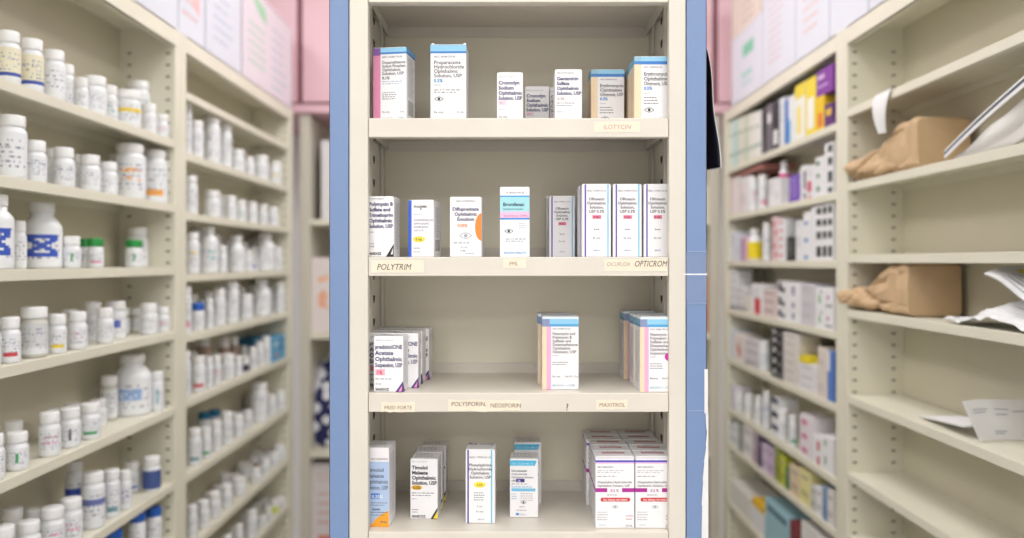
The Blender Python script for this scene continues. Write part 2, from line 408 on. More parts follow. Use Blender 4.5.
opsE = [('t', .07, .075, .04, INK, 'NDC 61314-633-05', 'l', .0)] + names(.07, .2, .093, .085, NAVY, ['Gentamicin', 'Sulfate', 'Ophthalmic', 'Solution, USP'], b=.025) + \
       [('t', .1, .58, .07, (150, 90, 70), '0.3%', 'l', .01), ('l', .07, .63, .75, 2, .045, INK), ('l', .07, .8, .4, 1, .04, INK), ('l', .07, .93, .35, 1, .04, INK), ('p', [(.92, 1), (1, 1), (1, .93)], INK)]
cfront(554.8, 582, 70, .928, 1, .032, 0, opsE, 'white medicine box with navy lettering right of centre on the top shelf', group='medicine boxes on the top shelf')
eryT = [('r', 0, 0, 1, .07, LB), ('r', 0, .07, 1, .12, DBL), ('r', 0, .0, .2, .07, (150, 196, 214)), ('r', 0, .12, .2, 1, CRM), ('t', .27, .175, .035, INK, 'NDC 24208-910-55', 'l', .0)] + \
       names(.27, .295, .075, .075, INK, ['Erythromycin', 'Ophthalmic', 'Ointment, USP'], b=.008) + [('t', .27, .515, .068, (40, 130, 205), '0.5%', 'l', .03), ('t', .27, .58, .035, LGREY, 'Sterile', 'l', 0), ('l', .27, .63, .75, 3, .045, INK), ('eye', .42, .83, .14, INK), ('t', .27, .98, .045, INK, 'Rx only  Net Wt 3.5 g', 'l', 0)]
eryL = [('r', 0, 0, 1, .12, (130, 190, 220)), ('r', 0, .12, 1, 1, CRM), ('l', .3, .2, .8, 14, .05, (170, 150, 130))]
for k, (a, b2, yy, dd) in enumerate(((591, 624.3, .976, 'standing back'), )):
    cfront(a, b2, 70, yy, 1, .036, 0, eryT, 'white and cream medicine box with blue top band, shorter looking of two', left=eryL, group='medicine boxes on the top shelf')
hg = Z_at(57, .92)-SZ[1]
for k, Y in enumerate((.92, .959, .998)):
    x = X_at(634.3, .92)+.0005*k; w = .0405
    carton((x+w/2, Y+.0185, SZ[1]+.0003), w, .037, hg, 0, eryT, ['cream striped blue topped medicine box at the right end of the top shelf', 'cream striped medicine box second in the row at top right', 'cream striped medicine box rearmost in the row at top right'][k], left=eryL, group='medicine boxes on the top shelf')
# second shelf
grp2 = 'medicine boxes on the second shelf'
ops = [('t', .12, .045, .035, INK, 'NDC 61314-628-10', 'l', .0)] + names(.18, .15, .092, .078, NAVY, ['Polymyxin B', 'Sulfate and', 'Trimethoprim', 'Ophthalmic', 'Solution, USP'], b=.03) + \
      [('t', .14, .6, .038, INK, 'Sterile', 'l', 0), ('t', .14, .79, .036, INK, 'Rx only', 'l', 0), ('t', .14, .84, .045, INK, '10 mL', 'l', .01), ('t', .14, .965, .055, INK, 'SANDOZ', 'l', .05), ('p', [(.74, 1), (1, 1), (1, .78)], INK), ('p', [(.9, .96), (.97, .96), (.97, .85)], (240, 240, 240))]
cfront(363.3, 394, 197, .915, 2, .034, math.radians(-4), ops, 'white medicine box with bold dark lettering at the left end, second shelf', right=sideprint, group=grp2)
ops = [('r', 0, 0, .13, 1, (50, 96, 206)), ('t', .22, .135, .06, INK, 'PHARMA', 'l', .02), ('p', [(.45, .17), (.5, .13), (.54, .19), (.5, .16)], INK), ('l', .22, .25, .7, 1, .03, LGREY), ('t', .22, .37, .052, (80, 70, 110), 'FLUOROMETHOLONE', 'l', 0), ('t', .22, .43, .045, (80, 70, 110), 'OPHTHALMIC', 'l', 0), ('t', .22, .49, .045, (80, 70, 110), 'SUSPENSION', 'l', 0), ('t', .22, .55, .045, (80, 70, 110), 'USP 0.1%', 'l', 0),
       ('e', .42, .69, .24, .055, (244, 226, 84)), ('t', .42, .71, .06, INK, '5 mL', 'c', .02), ('t', .22, .86, .045, INK, 'Sterile', 'l', 0), ('t', .22, .92, .035, INK, 'Rx only', 'l', 0)]
cfront(408, 434, 200.5, .922, 2, .04, math.radians(-7), ops, 'white medicine box with blue left edge and yellow oval', right=bars, group=grp2)
ops = [('t', .5, .08, .04, INK, 'NDC 0378-8770-51', 'c', .0)] + names(.5, .225, .085, .075, NAVY, ['Difluprednate', 'Ophthalmic', 'Emulsion'], 'c', .02) + [('t', .4, .5, .07, (240, 140, 60), '0.05%', 'c', .03), ('e', 1.0, .5, .2, .23, (242, 142, 56), math.pi/2, 3*math.pi/2), ('eye', .5, .645, .2, (176, 178, 186)), ('l', .12, .76, .9, 1, .04, INK), ('t', .45, .85, .035, (90, 80, 130), 'Rx only', 'c', 0), ('t', .42, .91, .045, NAVY, '5 mL', 'c', .01), ('l', .5, .94, .9, 1, .03, NAVY)]
cfront(449.8, 481.5, 197.5, .92, 2, .034, math.radians(-2), ops, 'white medicine box with orange half circle on its right side', group=grp2)
ops = [('r', 0, 0, 1, 1, (238, 240, 246)), ('t', .5, .09, .035, INK, '10  82260-0190-20', 'c', .0), ('r', 0, .12, 1, .14, (70, 160, 226)), ('r', 0, .14, 1, .35, (168, 224, 232)), ('t', .1, .27, .07, (40, 70, 90), 'Bromfenac', 'l', .03), ('t', .1, .325, .035, (40, 80, 110), 'Ophthalmic Solution', 'l', .01), ('r', 0, .35, 1, .44, (240, 196, 226)), ('t', .12, .425, .045, (180, 70, 150), '(bromfenac) 0.09%', 'l', .0), ('r', 0, .44, 1, .465, (60, 140, 220)),
       ('l', .64, .52, .92, 3, .03, LGREY), ('eye', .3, .63, .15, INK), ('l', .2, .74, .9, 2, .03, INK), ('t', .5, .955, .04, (60, 150, 220), 'BAUSCH HEALTH', 'c', .02)]
cfront(500, 529.5, 187.5, .918, 2, .032, math.radians(-1.5), ops, 'tall slim medicine box with aqua and pink middle band', group=grp2)
ofl = [('r', .09, 0, .14, 1, (92, 70, 176)), ('r', .87, 0, .92, 1, (126, 204, 238)), ('t', .5, .1, .032, INK, 'NDC 17478-713-10', 'c', .0)] + names(.5, .22, .057, .052, (70, 56, 70), ['Ofloxacin', 'Ophthalmic', 'Solution,', 'USP 0.3%'], 'c', .01) + \
      [('r', .36, .425, .66, .475, (232, 120, 150)), ('t', .5, .465, .04, (110, 30, 60), '5 mL', 'c', .02), ('t', .5, .63, .03, INK, 'Sterile', 'c', .01), ('t', .5, .75, .034, INK, 'Rx only', 'c', .0), ('t', .5, .92, .036, (100, 120, 190), 'akorn', 'c', .01)]
oflL = [('r', .2, 0, .35, 1, (92, 70, 176))]
cfront(549, 575, 196.5, .985, 2, .03, 0, ofl, 'purple and light blue striped medicine box, shortest and leftmost of its kind, second shelf', left=oflL, group=grp2)
cfront(546.5, 572, 196.5, 1.018, 2, .027, 0, ofl, 'striped medicine box hidden behind the shortest striped one, second shelf', left=oflL, group=grp2)
for k, (a, b2) in enumerate(((582, 611), (613, 641.8), (643.8, 671.3))):
    n = ['first', 'second', 'third'][k]
    cfront(a, b2, 184.6, .925, 2, .032, 0, ofl, 'purple and light blue striped medicine box, %s in the front row of three' % n, left=oflL, group=grp2)
w = 29*.925/F
carton((X_at(597.5, .96)-.0058, .977, SZ[2]+.0003), w, .03, Z_at(186.5, .962)-SZ[2], 0, ofl, 'striped medicine box behind the first of the front three, second shelf', left=oflL, group=grp2)
carton((X_at(627.5, .96)-.003, .977, SZ[2]+.0003), w, .03, Z_at(186.5, .962)-SZ[2], 0, ofl, 'striped medicine box behind the second of the front three, second shelf', left=oflL, group=grp2)
# third shelf
grp3 = 'medicine boxes on the third shelf'
pred = [('t', .07, .08, .04, LGREY, 'NDC 61314-637-10', 'l', .0)] + names(.05, .22, .11, .1, NAVY, ['prednisolONE', 'Acetate', 'Ophthalmic', 'Suspension, USP'], b=.02) + [('r', .06, .59, .38, .7, (246, 180, 196)), ('t', .1, .68, .09, (216, 70, 110), '1%', 'l', .03), ('t', .06, .68, .001, INK, '.', 'l', 0), ('l', .06, .76, .9, 1, .04, INK), ('t', .06, .87, .045, INK, '10 mL', 'l', 0), ('t', .06, .975, .06, INK, 'SANDOZ', 'l', .04), ('p', [(.74, 1), (1, 1), (1, .8)], (80, 60, 130)), ('p', [(.84, .99), (.95, .99), (.97, .88)], (240, 150, 200))]
pr = [('l', .15, .1, .9, 24, .033, (150, 148, 156)), ('p', [(0, 1), (.3, 1), (0, .84)], (80, 60, 130))]
pt = [('l', .1, .2, .9, 3, .2, (140, 138, 140))]
w = 29.5*.906/F; h = .0632
for (px, Y, yaw, lb) in ((388.5, .906, 4, 'prednisolone'), ):
    cfront(373.5, 403.3, 337, .906, 3, .031, math.radians(-4), pred, 'white medicine box with pink square, frontmost in the left cluster, third shelf', right=pr, top=pt, group=grp3)
spots = [(X_at(404, .932)-.0005, .934, 1, 'white medicine box with pink square, right behind the frontmost one, third shelf'),
         (X_at(409.5, .965)-.001, .9665, -2, 'white medicine box third from the front in the left cluster, third shelf'),
         (X_at(417, 1.0)-.001, .999, -3, 'white medicine box rearmost right in the left cluster, third shelf')]
for x, Y, yaw, lb in spots:
    carton((x, Y+.0155, SZ[3]+.0003), w, .031, h, math.radians(yaw), pred, lb, right=pr, top=pt, group=grp3)
for x, Y, yaw, lb in ((X_at(361, .94), .9405, 0, 'white medicine box cut off by the left frame, third shelf'),
                      (X_at(364, .98)-.0005, .973, 0, 'white medicine box second in the leftmost column, third shelf'),
                      (X_at(374.5, 1.0)-.004, 1.0055, 0, 'white medicine box third in the leftmost column, third shelf')):
    carton((max(x, IL+w/2+.003), Y+.0155, SZ[3]+.0003), w, .031, h, math.radians(yaw), pred, lb, right=pr, top=pt, group=grp3)
def neo(mag):
    o = [('r', 0, 0, 1, .05, (228, 240, 248)), ('r', 0, .03, 1, .1, LB), ('r', 0, .1, 1, .135, (90, 170, 222)), ('r', 0, .03, .2, .135, (140, 150, 190)), ('r', 0, .135, .12, 1, CRM), ('r', .12, .135, .24, 1, (240, 176, 214)), ('t', .28, .175, .03, INK, 'NDC 24208-795-35', 'l', .0)] + \
        names(.28, .25, .05, .05, (70, 50, 60), ['Neomycin and', 'Polymyxin B', 'Sulfates and', 'Dexamethasone', 'Ophthalmic', 'Ointment, USP' if not mag else 'Suspension, USP'], b=.004) + [('t', .28, .54, .03, LGREY, 'Sterile', 'l', 0), ('l', .28, .62, .72, 2 if not mag else 3, .03, INK), ('t', .28, .83, .035, INK, 'Rx only', 'l', 0), ('t', .62, .83, .035, INK, 'Net Wt 3.5 g', 'l', 0), ('t', .28, .955, .04, (70, 150, 170), 'BAUSCH + LOMB', 'l', .0)]
    if mag: o += [('e', .82, .53, .12, .055, (216, 40, 170)), ('t', .28, .83, .03, INK, '5 mL', 'l', 0)]
    return o
nl = [('r', 0, .03, 1, .1, (120, 184, 214)), ('r', 0, .1, 1, .135, (80, 150, 200)), ('l', .15, .2, .85, 20, .035, (120, 112, 118))]
ntop = [('r', 0, .0, 1, .1, LB), ('l', .1, .3, .9, 2, .2, (180, 120, 120)), ('r', .0, .9, 1, 1, (120, 170, 200))]
cfront(542.3, 578.7, 317, .922, 3, .037, math.radians(0), neo(False), 'white medicine box with cream and pink stripes standing alone, third shelf', left=nl, top=ntop, group=grp3)
w = 36.4*.922/F
carton((X_at(560.5, .922)-.0035, .982, SZ[3]+.0003), w, .036, .084, 0, neo(False), 'striped medicine box hidden behind the lone front one, third shelf', left=nl, top=ntop, group=grp3)
x0 = X_at(640.3, .905); w = .0395
carton((x0+w/2, .905+.019, SZ[3]+.0003), w, .037, .0848, 0, neo(True), 'medicine box with magenta dot at the right end of the third shelf', left=nl, top=ntop, group=grp3)
carton((x0+w/2-.001, .963, SZ[3]+.0003), w, .037, .0848, 0, neo(True), 'medicine box right behind the one with magenta dot, third shelf', left=nl, top=ntop, group=grp3)
carton((x0+w/2-.004, 1.006+.019, SZ[3]+.0003), w, .037, .0848, 0, neo(True), 'medicine box rearmost in the right hand column, third shelf', left=nl, top=ntop, group=grp3)
# fourth shelf
grp4 = 'medicine boxes on the bottom visible shelf'
ops = [('r', 0, 0, 1, .17, (244, 240, 244)), ('t', .3, .15, .04, INK, 'NDC 24208-498-10', 'l', 0), ('r', 0, .17, 1, 1, (178, 200, 232))] + names(.12, .3, .075, .068, (70, 70, 96), ['Timolol', 'Maleate', 'Ophthalmic', 'Solution, USP'], b=.006) + [('r', .3, .575, .64, .645, (60, 120, 206)), ('t', .33, .635, .06, (236, 240, 250), '0.25%', 'l', .02), ('l', .3, .69, .95, 2, .03, INK), ('t', .5, .79, .04, INK, 'Sterile', 'c', .02), ('l', .3, .81, .95, 2, .035, INK),
      ('p', [(.25, 1), (1, 1), (1, .79), (.75, .83), (.48, .9)], (246, 168, 44)), ('r', .62, .91, .95, .955, (110, 180, 226)), ('t', .65, .948, .036, (30, 60, 120), '10 mL', 'l', .02)]
cfront(363.2, 389, 448.5, .917, 4, .04, math.radians(-3), ops, 'light blue medicine box with orange corner at the left end, bottom shelf', right=sideprint, top=pt, group=grp4)
tim = [('t', .07, .05, .03, LGREY, 'NDC 61314-227-10', 'l', .0)] + names(.06, .17, .085, .08, (40, 36, 56), ['Timolol', 'Maleate', 'Ophthalmic', 'Solution, USP'], b=.03) + [('e', .24, .475, .2, .042, (246, 190, 60)), ('t', .24, .5, .065, INK, '0.5%', 'c', .03), ('l', .07, .56, .9, 2, .04, INK), ('l', .07, .66, .3, 1, .03, INK), ('l', .07, .84, .3, 2, .04, INK), ('t', .06, .975, .055, INK, 'SANDOZ', 'l', .04), ('p', [(.74, 1), (1, 1), (1, .8)], (60, 56, 40)), ('p', [(.84, .99), (1, .99), (1, .86)], (246, 222, 70))]
cfront(410.2, 437.7, 459.5, .945, 4, .033, math.radians(-3), tim, 'white medicine box with orange oval and yellow corner, front one, bottom shelf', right=pr[:1], top=pt, group=grp4)
w = 27.6*.945/F
carton((X_at(424.5, .945)+.0015, .9795+.0165, SZ[4]+.0003), w, .033, .070, math.radians(1), tim, 'white medicine box second behind the one with orange oval', right=pr[:1], top=pt, group=grp4)
carton((X_at(424.5, .945)+.0035, 1.0135+.0165, SZ[4]+.0003), w, .033, .070, 0, tim, 'white medicine box third behind the one with orange oval', right=pr[:1], top=pt, group=grp4)
ops = [('r', .06, 0, .11, 1, (74, 56, 156)), ('r', .86, 0, .91, 1, (120, 200, 234)), ('t', .5, .115, .036, INK, 'NDC 17478-201-02', 'c', 0)] + names(.5, .225, .055, .05, (80, 56, 70), ['Phenylephrine', 'Hydrochloride', 'Ophthalmic', 'Solution, USP'], 'c', .01) + [('e', .48, .475, .2, .04, (250, 232, 70)), ('t', .48, .49, .042, (90, 70, 40), '2.5%', 'c', .02), ('l', .28, .58, .72, 4, .032, INK), ('t', .48, .78, .034, INK, '5 mL', 'c', 0), ('t', .48, .85, .032, INK, 'Rx only', 'c', 0), ('t', .52, .955, .04, (110, 140, 190), 'akorn', 'c', .0)]
cfront(465.6, 495, 450, .929, 4, .034, math.radians(-1), ops, 'white medicine box with purple and blue edge lines and yellow oval, bottom shelf', top=[('t', .5, .3, .4, INK, 'Rx only', 'c', 0)], group=grp4)
dor = [('p', [(0, .02), (.95, .02), (.88, .11), (0, .11)], (80, 186, 226)), ('t', .06, .09, .045, (200, 236, 250), 'NDC 24208-486-10', 'l', .0), ('t', .06, .215, .05, INK, 'Dorzolamide', 'l', .02), ('t', .06, .27, .045, INK, 'Hydrochloride', 'l', .01), ('t', .06, .325, .045, INK, 'Ophthalmic Solution', 'l', .01), ('t', .06, .385, .045, INK, 'USP', 'l', .02), ('r', .22, .335, .52, .395, (70, 50, 140)), ('t', .27, .385, .045, (230, 226, 246), '2%', 'l', .02), ('l', .06, .42, .9, 1, .03, INK), ('t', .06, .485, .04, (60, 160, 220), 'Sterile Rx only 10 mL', 'l', .01), ('r', .06, .5, .9, .55, (120, 196, 232)), ('l', .06, .59, .28, 3, .04, (70, 150, 210)), ('l', .38, .58, .88, 5, .03, LGREY), ('eye', .48, .74, .1, INK), ('l', .34, .81, .62, 1, .03, INK), ('l', .24, .87, .76, 1, .03, INK), ('e', .27, .94, .07, .02, (80, 150, 210)), ('t', .37, .955, .035, (110, 140, 180), 'Sandoz', 'l', 0)]
cfront(509.8, 538.2, 459.5, .95, 4, .034, math.radians(-2), dor, 'white medicine box with blue banner across its top, front one, bottom shelf', top=pt, group=grp4)
w = 28.4*.95/F
carton((X_at(525, .95)+.0045, 1.003+.017, SZ[4]+.0003), w, .034, .0765, 0, dor, 'white medicine box standing behind the one with blue banner, bottom shelf', top=pt, group=grp4)
olo = [('r', 0, .0, 1, .03, (226, 224, 228)), ('r', 0, .05, 1, .075, (70, 70, 190)), ('r', 0, .075, 1, .095, (226, 180, 226)), ('t', .05, .155, .028, INK, 'NDC 60505-0575-1', 'l', .01), ('l', .05, .19, .75, 2, .025, LGREY), ('l', .05, .27, .75, 1, .025, INK), ('t', .05, .37, .043, (70, 60, 80), 'Olopatadine Hydrochloride', 'l', .01), ('t', .05, .42, .043, (70, 60, 80), 'Ophthalmic Solution, USP', 'l', .01),
       ('r', 0, .44, .3, .495, (176, 40, 150)), ('r', .68, .44, 1, .495, (176, 40, 150)), ('t', .49, .49, .052, (176, 60, 150), '0.2 %', 'c', .02), ('l', .3, .53, .68, 1, .03, INK), ('e', .18, .60, .05, .027, (206, 50, 50)), ('e', .84, .60, .05, .027, (206, 50, 50)), ('r', .18, .573, .84, .627, (206, 50, 50)), ('t', .51, .614, .038, (250, 226, 226), 'Eye Allergy Itch Relief', 'c', .02), ('eye', .5, .7, .08, LGREY), ('l', .05, .77, .38, 4, .035, LGREY), ('l', .78, .82, .96, 2, .045, (190, 80, 90)), ('l', .1, .95, .35, 1, .03, (120, 140, 160)), ('t', .95, .975, .035, INK, '2.5 mL', 'r', .01)]
ot = [('r', .2, .32, .8, .5, (196, 96, 104)), ('l', .2, .12, .85, 1, .2, LGREY)]
ol = [('r', 0, .05, 1, .075, (120, 110, 180)), ('r', 0, .44, 1, .495, (180, 120, 190)), ('l', .2, .1, .8, 8, .04, LGREY), ('l', .2, .55, .8, 9, .045, LGREY)]
w = 39*.912/F
rows = ['front', 'second', 'third', 'fourth', 'rearmost']
for r_ in range(5):
    for c_ in range(2):
        Y = .912+.0288*r_; sh = (-.0022 if r_ >= 3 else 0)+(.0006*((r_*7+c_*3) % 3)-.0006)
        x = X_at(596, .912)+w/2+c_*(w+.0011)+sh
        carton((x, Y+.0141, SZ[4]+.0003), w, .0281, .0815, 0, olo, 'white medicine box with red pill shape, %s row, %s column, lower right' % (rows[r_], ['left', 'right'][c_]), left=ol, top=ot, group=grp4, flap=True)

# ================================================================= side racks
def rack(label, s, y0, y1, shelves, t0=.03, t1=.03, topz=.51, bays=None):
    """s=-1 left of the aisle, +1 right; shelf heights relative to the lens"""
    xf = s*A; xb = s*(A+.125)
    root = empty('shelving_unit', ((xf+xb)/2, (y0+y1)/2, 0))
    tag(root, label, 'shelving unit')
    zt = H+topz
    for a, b2, inner in ((y0, y0+t0, y0+t0), (y1-t1, y1, y1-t1)):
        m = MB(); m.box(xf, xb, a, b2, 0, zt, RACK, .0015)
        sg = 1 if inner == y0+t0 else -1
        z = .1
        while z < zt-.05:
            for off in (.012, .096):
                m.box(s*(A+off), s*(A+off+.0085), inner, inner+sg*.0004, z, z+.0035, SLOT)
            z += .0254
        m.build('side_panel', root)
    m = MB(); m.box(xb-s*.003, xb, y0+t0, y1-t1, 0.02, zt-.003, RACKB); m.build('back_panel', root)
    m = MB(); m.box(xf, xb, y0+t0, y1-t1, zt-.003, zt, RACK); m.box(xf, xf+s*.002, y0+t0, y1-t1, zt-.04, zt, RACK)
    m.box(xf, xf+s*.012, y0+t0, y1-t1, zt-.04, zt-.038, RACK); m.build('top_panel', root)
    for z in shelves:
        zz = H+z; m = MB()
        m.box(xf+s*.0005, xf+s*.0025, y0+t0+.0006, y1-t1-.0006, zz-.017, zz, RACK, .0008)
        m.box(xf+s*.0025, xb-s*.004, y0+t0+.0006, y1-t1-.0006, zz-.0018, zz, RACK)
        m.box(xf+s*.0025, xf+s*.012, y0+t0+.0006, y1-t1-.0006, zz-.017, zz-.0155, RACK)
        m.box(xb-s*.006, xb-s*.004, y0+t0+.0006, y1-t1-.0006, zz-.017, zz-.0018, RACK)
        m.build('shelf', root)
    m = MB(); m.box(xf+s*.02, xf+s*.024, y0+t0, y1-t1, 0, .07, RACK); m.build('kick_plate', root)
    return root
LN = [.265, .125, -.011, -.151, -.316, -.48, -.60]
LF = [.385, .247, .112, -.028, -.165, -.313, -.483, -.65, -.80]
RN = [.33, .17, .015, -.103, -.288, -.455, -.59]
RF = [.312, .156, .003, -.157, -.32, -.487, -.605, -.80]
rack('ivory shelving unit on the near left holding rows of white pill bottles', -1, .87, 1.775, LN+[-.78, -.95, -1.15])
rack('ivory shelving unit on the far left packed with white pill bottles', -1, 1.7755, 2.69, LF+[-.97, -1.15], t1=.045)
rack('ivory shelving unit on the near right with paper bags and empty shelves', 1, .85, 1.762, RN+[-.78, -.95, -1.15])
rack('ivory shelving unit on the far right packed with boxes', 1, 1.7625, 2.74, RF+[-1.0, -1.2], t1=.055)

# ---------------------------------------------------------------- bottles
def label_mesh(mb, r, z0, z1, face, style, seed):
    """a wrapped paper label: rows and columns of cells, some printed"""
    rr = random.Random(seed); NC = 40; NR = 18
    ncol = {}
    main = style
    for i in range(NC):
        for j in range(NR):
            a0 = face+math.pi*(-.78+1.56*i/NC); a1 = face+math.pi*(-.78+1.56*(i+1)/NC)
            b0 = z0+(z1-z0)*j/NR; b1 = z0+(z1-z0)*(j+1)/NR
            m_ = LABEL; c = i-NC/2; t = (NR-1-j)
            if main:
                kind, rgb = main[0], main[1]
                if kind == 'band' and 5 <= t <= 7: m_ = col(rgb)
                elif kind == 'low' and 13 <= t <= 15: m_ = col(rgb) if abs(c) < 6 else LABEL
                elif kind == 'block' and -6 <= c <= 3 and 5 <= t <= 10: m_ = col(rgb) if rr.random() < .75 else LABEL
                elif kind == 'cross' and -7 <= c <= 6 and 3 <= t <= 13 and (t in (3, 4, 12, 13) or abs((c+.5)/6.5-(t-8)/4) < .35 or abs((c+.5)/6.5+(t-8)/4) < .35): m_ = col(rgb)
                elif kind == 'tint': m_ = col(rgb) if t < 14 else (col((60, 84, 170)) if (rgb[2] < 215 and t < 16) else LABEL)
                elif kind == 'bar' and -1 <= c <= 0 and 4 <= t <= 13: m_ = col(rgb)
                elif kind == 'full': m_ = col(rgb)
            if m_ is LABEL or (main and main[0] == 'tint' and t < 14):
                if t in (3, 5, 6, 8, 10, 12, 14) and -9 < c < 8 and rr.random() < .4: m_ = col((188, 190, 204)) if rr.random() < .65 else col((150, 150, 170))
                if main and main[0] == 'text' and t in (5, 6, 9, 10) and abs(c) < 6 and rr.random() < .33: m_ = col(main[1])
            p = [(r*math.cos(a0), r*math.sin(a0), b0), (r*math.cos(a1), r*math.sin(a1), b0), (r*math.cos(a1), r*math.sin(a1), b1), (r*math.cos(a0), r*math.sin(a0), b1)]
            mb.add(p, [(0, 1, 2, 3)], m_, True)
SEED = [0]
def bottle(x, y, z, r, h, style, label, group, capc=None, shape='std', body=None, face=0.0, detail=True):
    SEED[0] += 1
    root = empty('pill_bottle', (x, y, z+.0003))
    tag(root, label, 'pill bottle', group)
    root.rotation_euler = (0, 0, 0)
    ch = min(.017, h*.26); cr = r*(.93 if r < .026 else .86); body = body or PLAS
    n = 24
    if shape == 'jug': cr = r*.66; ch = min(.016, h*.16)
    if shape == 'jar': cr = r*.99
    sh = h-ch-(.004 if shape != 'jug' else .008)
    m = MB()
    top = sh-(r*.2 if shape == 'std' else (r*.6 if shape == 'jug' else .002))
    prof = [(r*.86, 0), (r*.97, .0015), (r, .004), (r, top)]
    if shape == 'std': prof += [(r*.96, top+(sh-top)*.45), (cr*.93, sh), (cr*.9, h-ch)]
    elif shape == 'jug': prof += [(r*.95, top+(sh-top)*.3), (r*.8, top+(sh-top)*.65), (cr*.9, sh), (cr*.88, h-ch)]
    else: prof += [(r*.9, sh), (r*.88, h-ch)]
    m.lathe(prof, body, n)
    o = m.build('bottle_body', None, (0, 0, 0)); o.parent = root
    m = MB(); cm = capc or CAPW
    m.lathe([(cr*.97, h-ch-.0006), (cr, h-ch+.001), (cr, h-.002), (cr*.95, h-.0005), (cr*.8, h)], cm, 36, ridge=.03)
    o = m.build('cap', None, (0, 0, 0)); o.parent = root
    if capc is not None: o['label'] = 'coloured screw cap'
    if detail:
        m = MB(); label_mesh(m, r+.0004, .006, max(top-.002, .012), face, style, SEED[0])
        o = m.build('bottle_label', None, (0, 0, 0)); o.parent = root
    return root

ORD = ['first', 'second', 'third', 'fourth', 'fifth', 'sixth', 'seventh', 'eighth', 'ninth', 'tenth', 'eleventh', 'twelfth', 'thirteenth', 'fourteenth', 'fifteenth', 'sixteenth', 'seventeenth', 'eighteenth', 'nineteenth', 'twentieth', 'twenty-first', 'twenty-second']
CG = mat('green_cap', (40, 150, 70), .4); CB = mat('blue_cap', (36, 96, 190), .4); CTEAL = mat('teal_cap', (30, 110, 150), .4)
YEL = (240, 208, 60); GRN = (60, 160, 100); RED = (206, 70, 80); BLU = (60, 90, 190); TEA = (60, 170, 170); CRE = (234, 228, 202); PNK = (226, 150, 180); ORG = (240, 170, 90); SKY = (150, 180, 226); BRN = (176, 150, 140)
CNAME = {YEL: 'yellow', GRN: 'green', RED: 'red', BLU: 'blue', TEA: 'teal', CRE: 'cream', PNK: 'pink', ORG: 'orange', SKY: 'pale blue', BRN: 'brown'}
CNAME[(216, 218, 220)] = 'grey'; CNAME[(110, 120, 180)] = 'blue'; CNAME[(120, 160, 170)] = 'grey'; CNAME[(70, 90, 150)] = 'navy'
CNAME[(70, 66, 90)] = 'dark'
CNAME[(210, 220, 90)] = 'lime'; CNAME[(110, 80, 180)] = 'purple'
CNAME[(214, 60, 130)] = 'magenta'
CNAME[(240, 214, 30)] = 'bright yellow'
SH = ['top', 'second', 'third', 'fourth', 'fifth', 'sixth', 'seventh', 'eighth', 'ninth']
def shelf_bottles(s, rackname, shelf_i, z, items, ylim, detail=True):
    """items: (x0, x1, ytop, row, style, cap, shape, body) measured on the photo and turned into places on the shelf"""
    obs = []
    if rackname == 'far left rack' and shelf_i >= 3:
        fr = [q for q in items if (q[3] if len(q) > 3 else 0) < .5]
        items = list(items)+[((a[0]+b[0])/2, (a[1]+b[1])/2, (a[2]+b[2])/2-1.5, 1.15) for a, b in zip(fr[::1], fr[1::1])][:21-len(items)]
    for it in items:
        x0, x1, yt = it[0], it[1], it[2]
        row = it[3] if len(it) > 3 else 0; st = it[4] if len(it) > 4 else None
        cap = it[5] if len(it) > 5 else None; shp = it[6] if len(it) > 6 else 'std'; bd = it[7] if len(it) > 7 else None
        base = it[8] if len(it) > 8 else 0
        xc = (x0+x1)/2; r = .022
        for _ in range(6):
            X = A+.006+r+row*.05; X = min(X, A+.119-r); Y = X*F/abs(xc-CX); t = abs(xc-CX)/F
            r = max(.009, min(.038, (x1-x0)*Y/F*math.cos(math.atan(t))/2*1.1))
        h = max(.03, (CY-yt)*Y/F-z-base)
        obs.append([X, Y, r, h, st, cap, shp, bd, x0, base])
    for _ in range(120):
        mv = False
        for i in range(len(obs)):
            for j in range(i):
                a, b = obs[i], obs[j]
                if a[9] != b[9]: continue
                dx, dy = a[0]-b[0], a[1]-b[1]; dd = math.hypot(dx, dy); need = a[2]+b[2]+.0012
                if dd < need:
                    mv = True; k = (need-dd)/2/max(dd, 1e-6)
                    if dd < 1e-5: dy = 1e-5
                    a[0] += dx*k*.6; b[0] -= dx*k*.6; a[1] += dy*k; b[1] -= dy*k
        for a in obs:
            a[0] = max(A+.005+a[2], min(A+.119-a[2], a[0])); a[1] = max(ylim[0]+a[2], min(ylim[1]-a[2], a[1]))
        if not mv: break
    order = sorted(range(len(obs)), key=lambda i: (obs[i][0]*s)*F/obs[i][1])
    for n, i in enumerate(order):
        X, Y, r, h, st, cap, shp, bd, _, base = obs[i]
        size = 'large' if r > .029 else ('small' if h < .055 else ('tall' if h > .075 else ''))
        feat = ''
        if cap is not None: feat = ' with %s cap' % {'green_cap': 'green', 'blue_cap': 'blue', 'teal_cap': 'teal'}.get(cap.name, 'coloured')
        elif st and st[0] in ('band', 'low', 'block', 'cross', 'full', 'tint'): feat = ' with %s label' % CNAME[st[1]]
        lb = ('%s white pill bottle%s, %s from left, %s shelf, %s' % (size, feat, ORD[n], SH[shelf_i], rackname)).strip()
        face = math.atan2(-Y, -s*X) if True else 0
        bottle(s*X, Y, H+z+base, r, h, st, lb, 'pill bottles on the %s' % rackname, cap, shp, bd, face, detail)

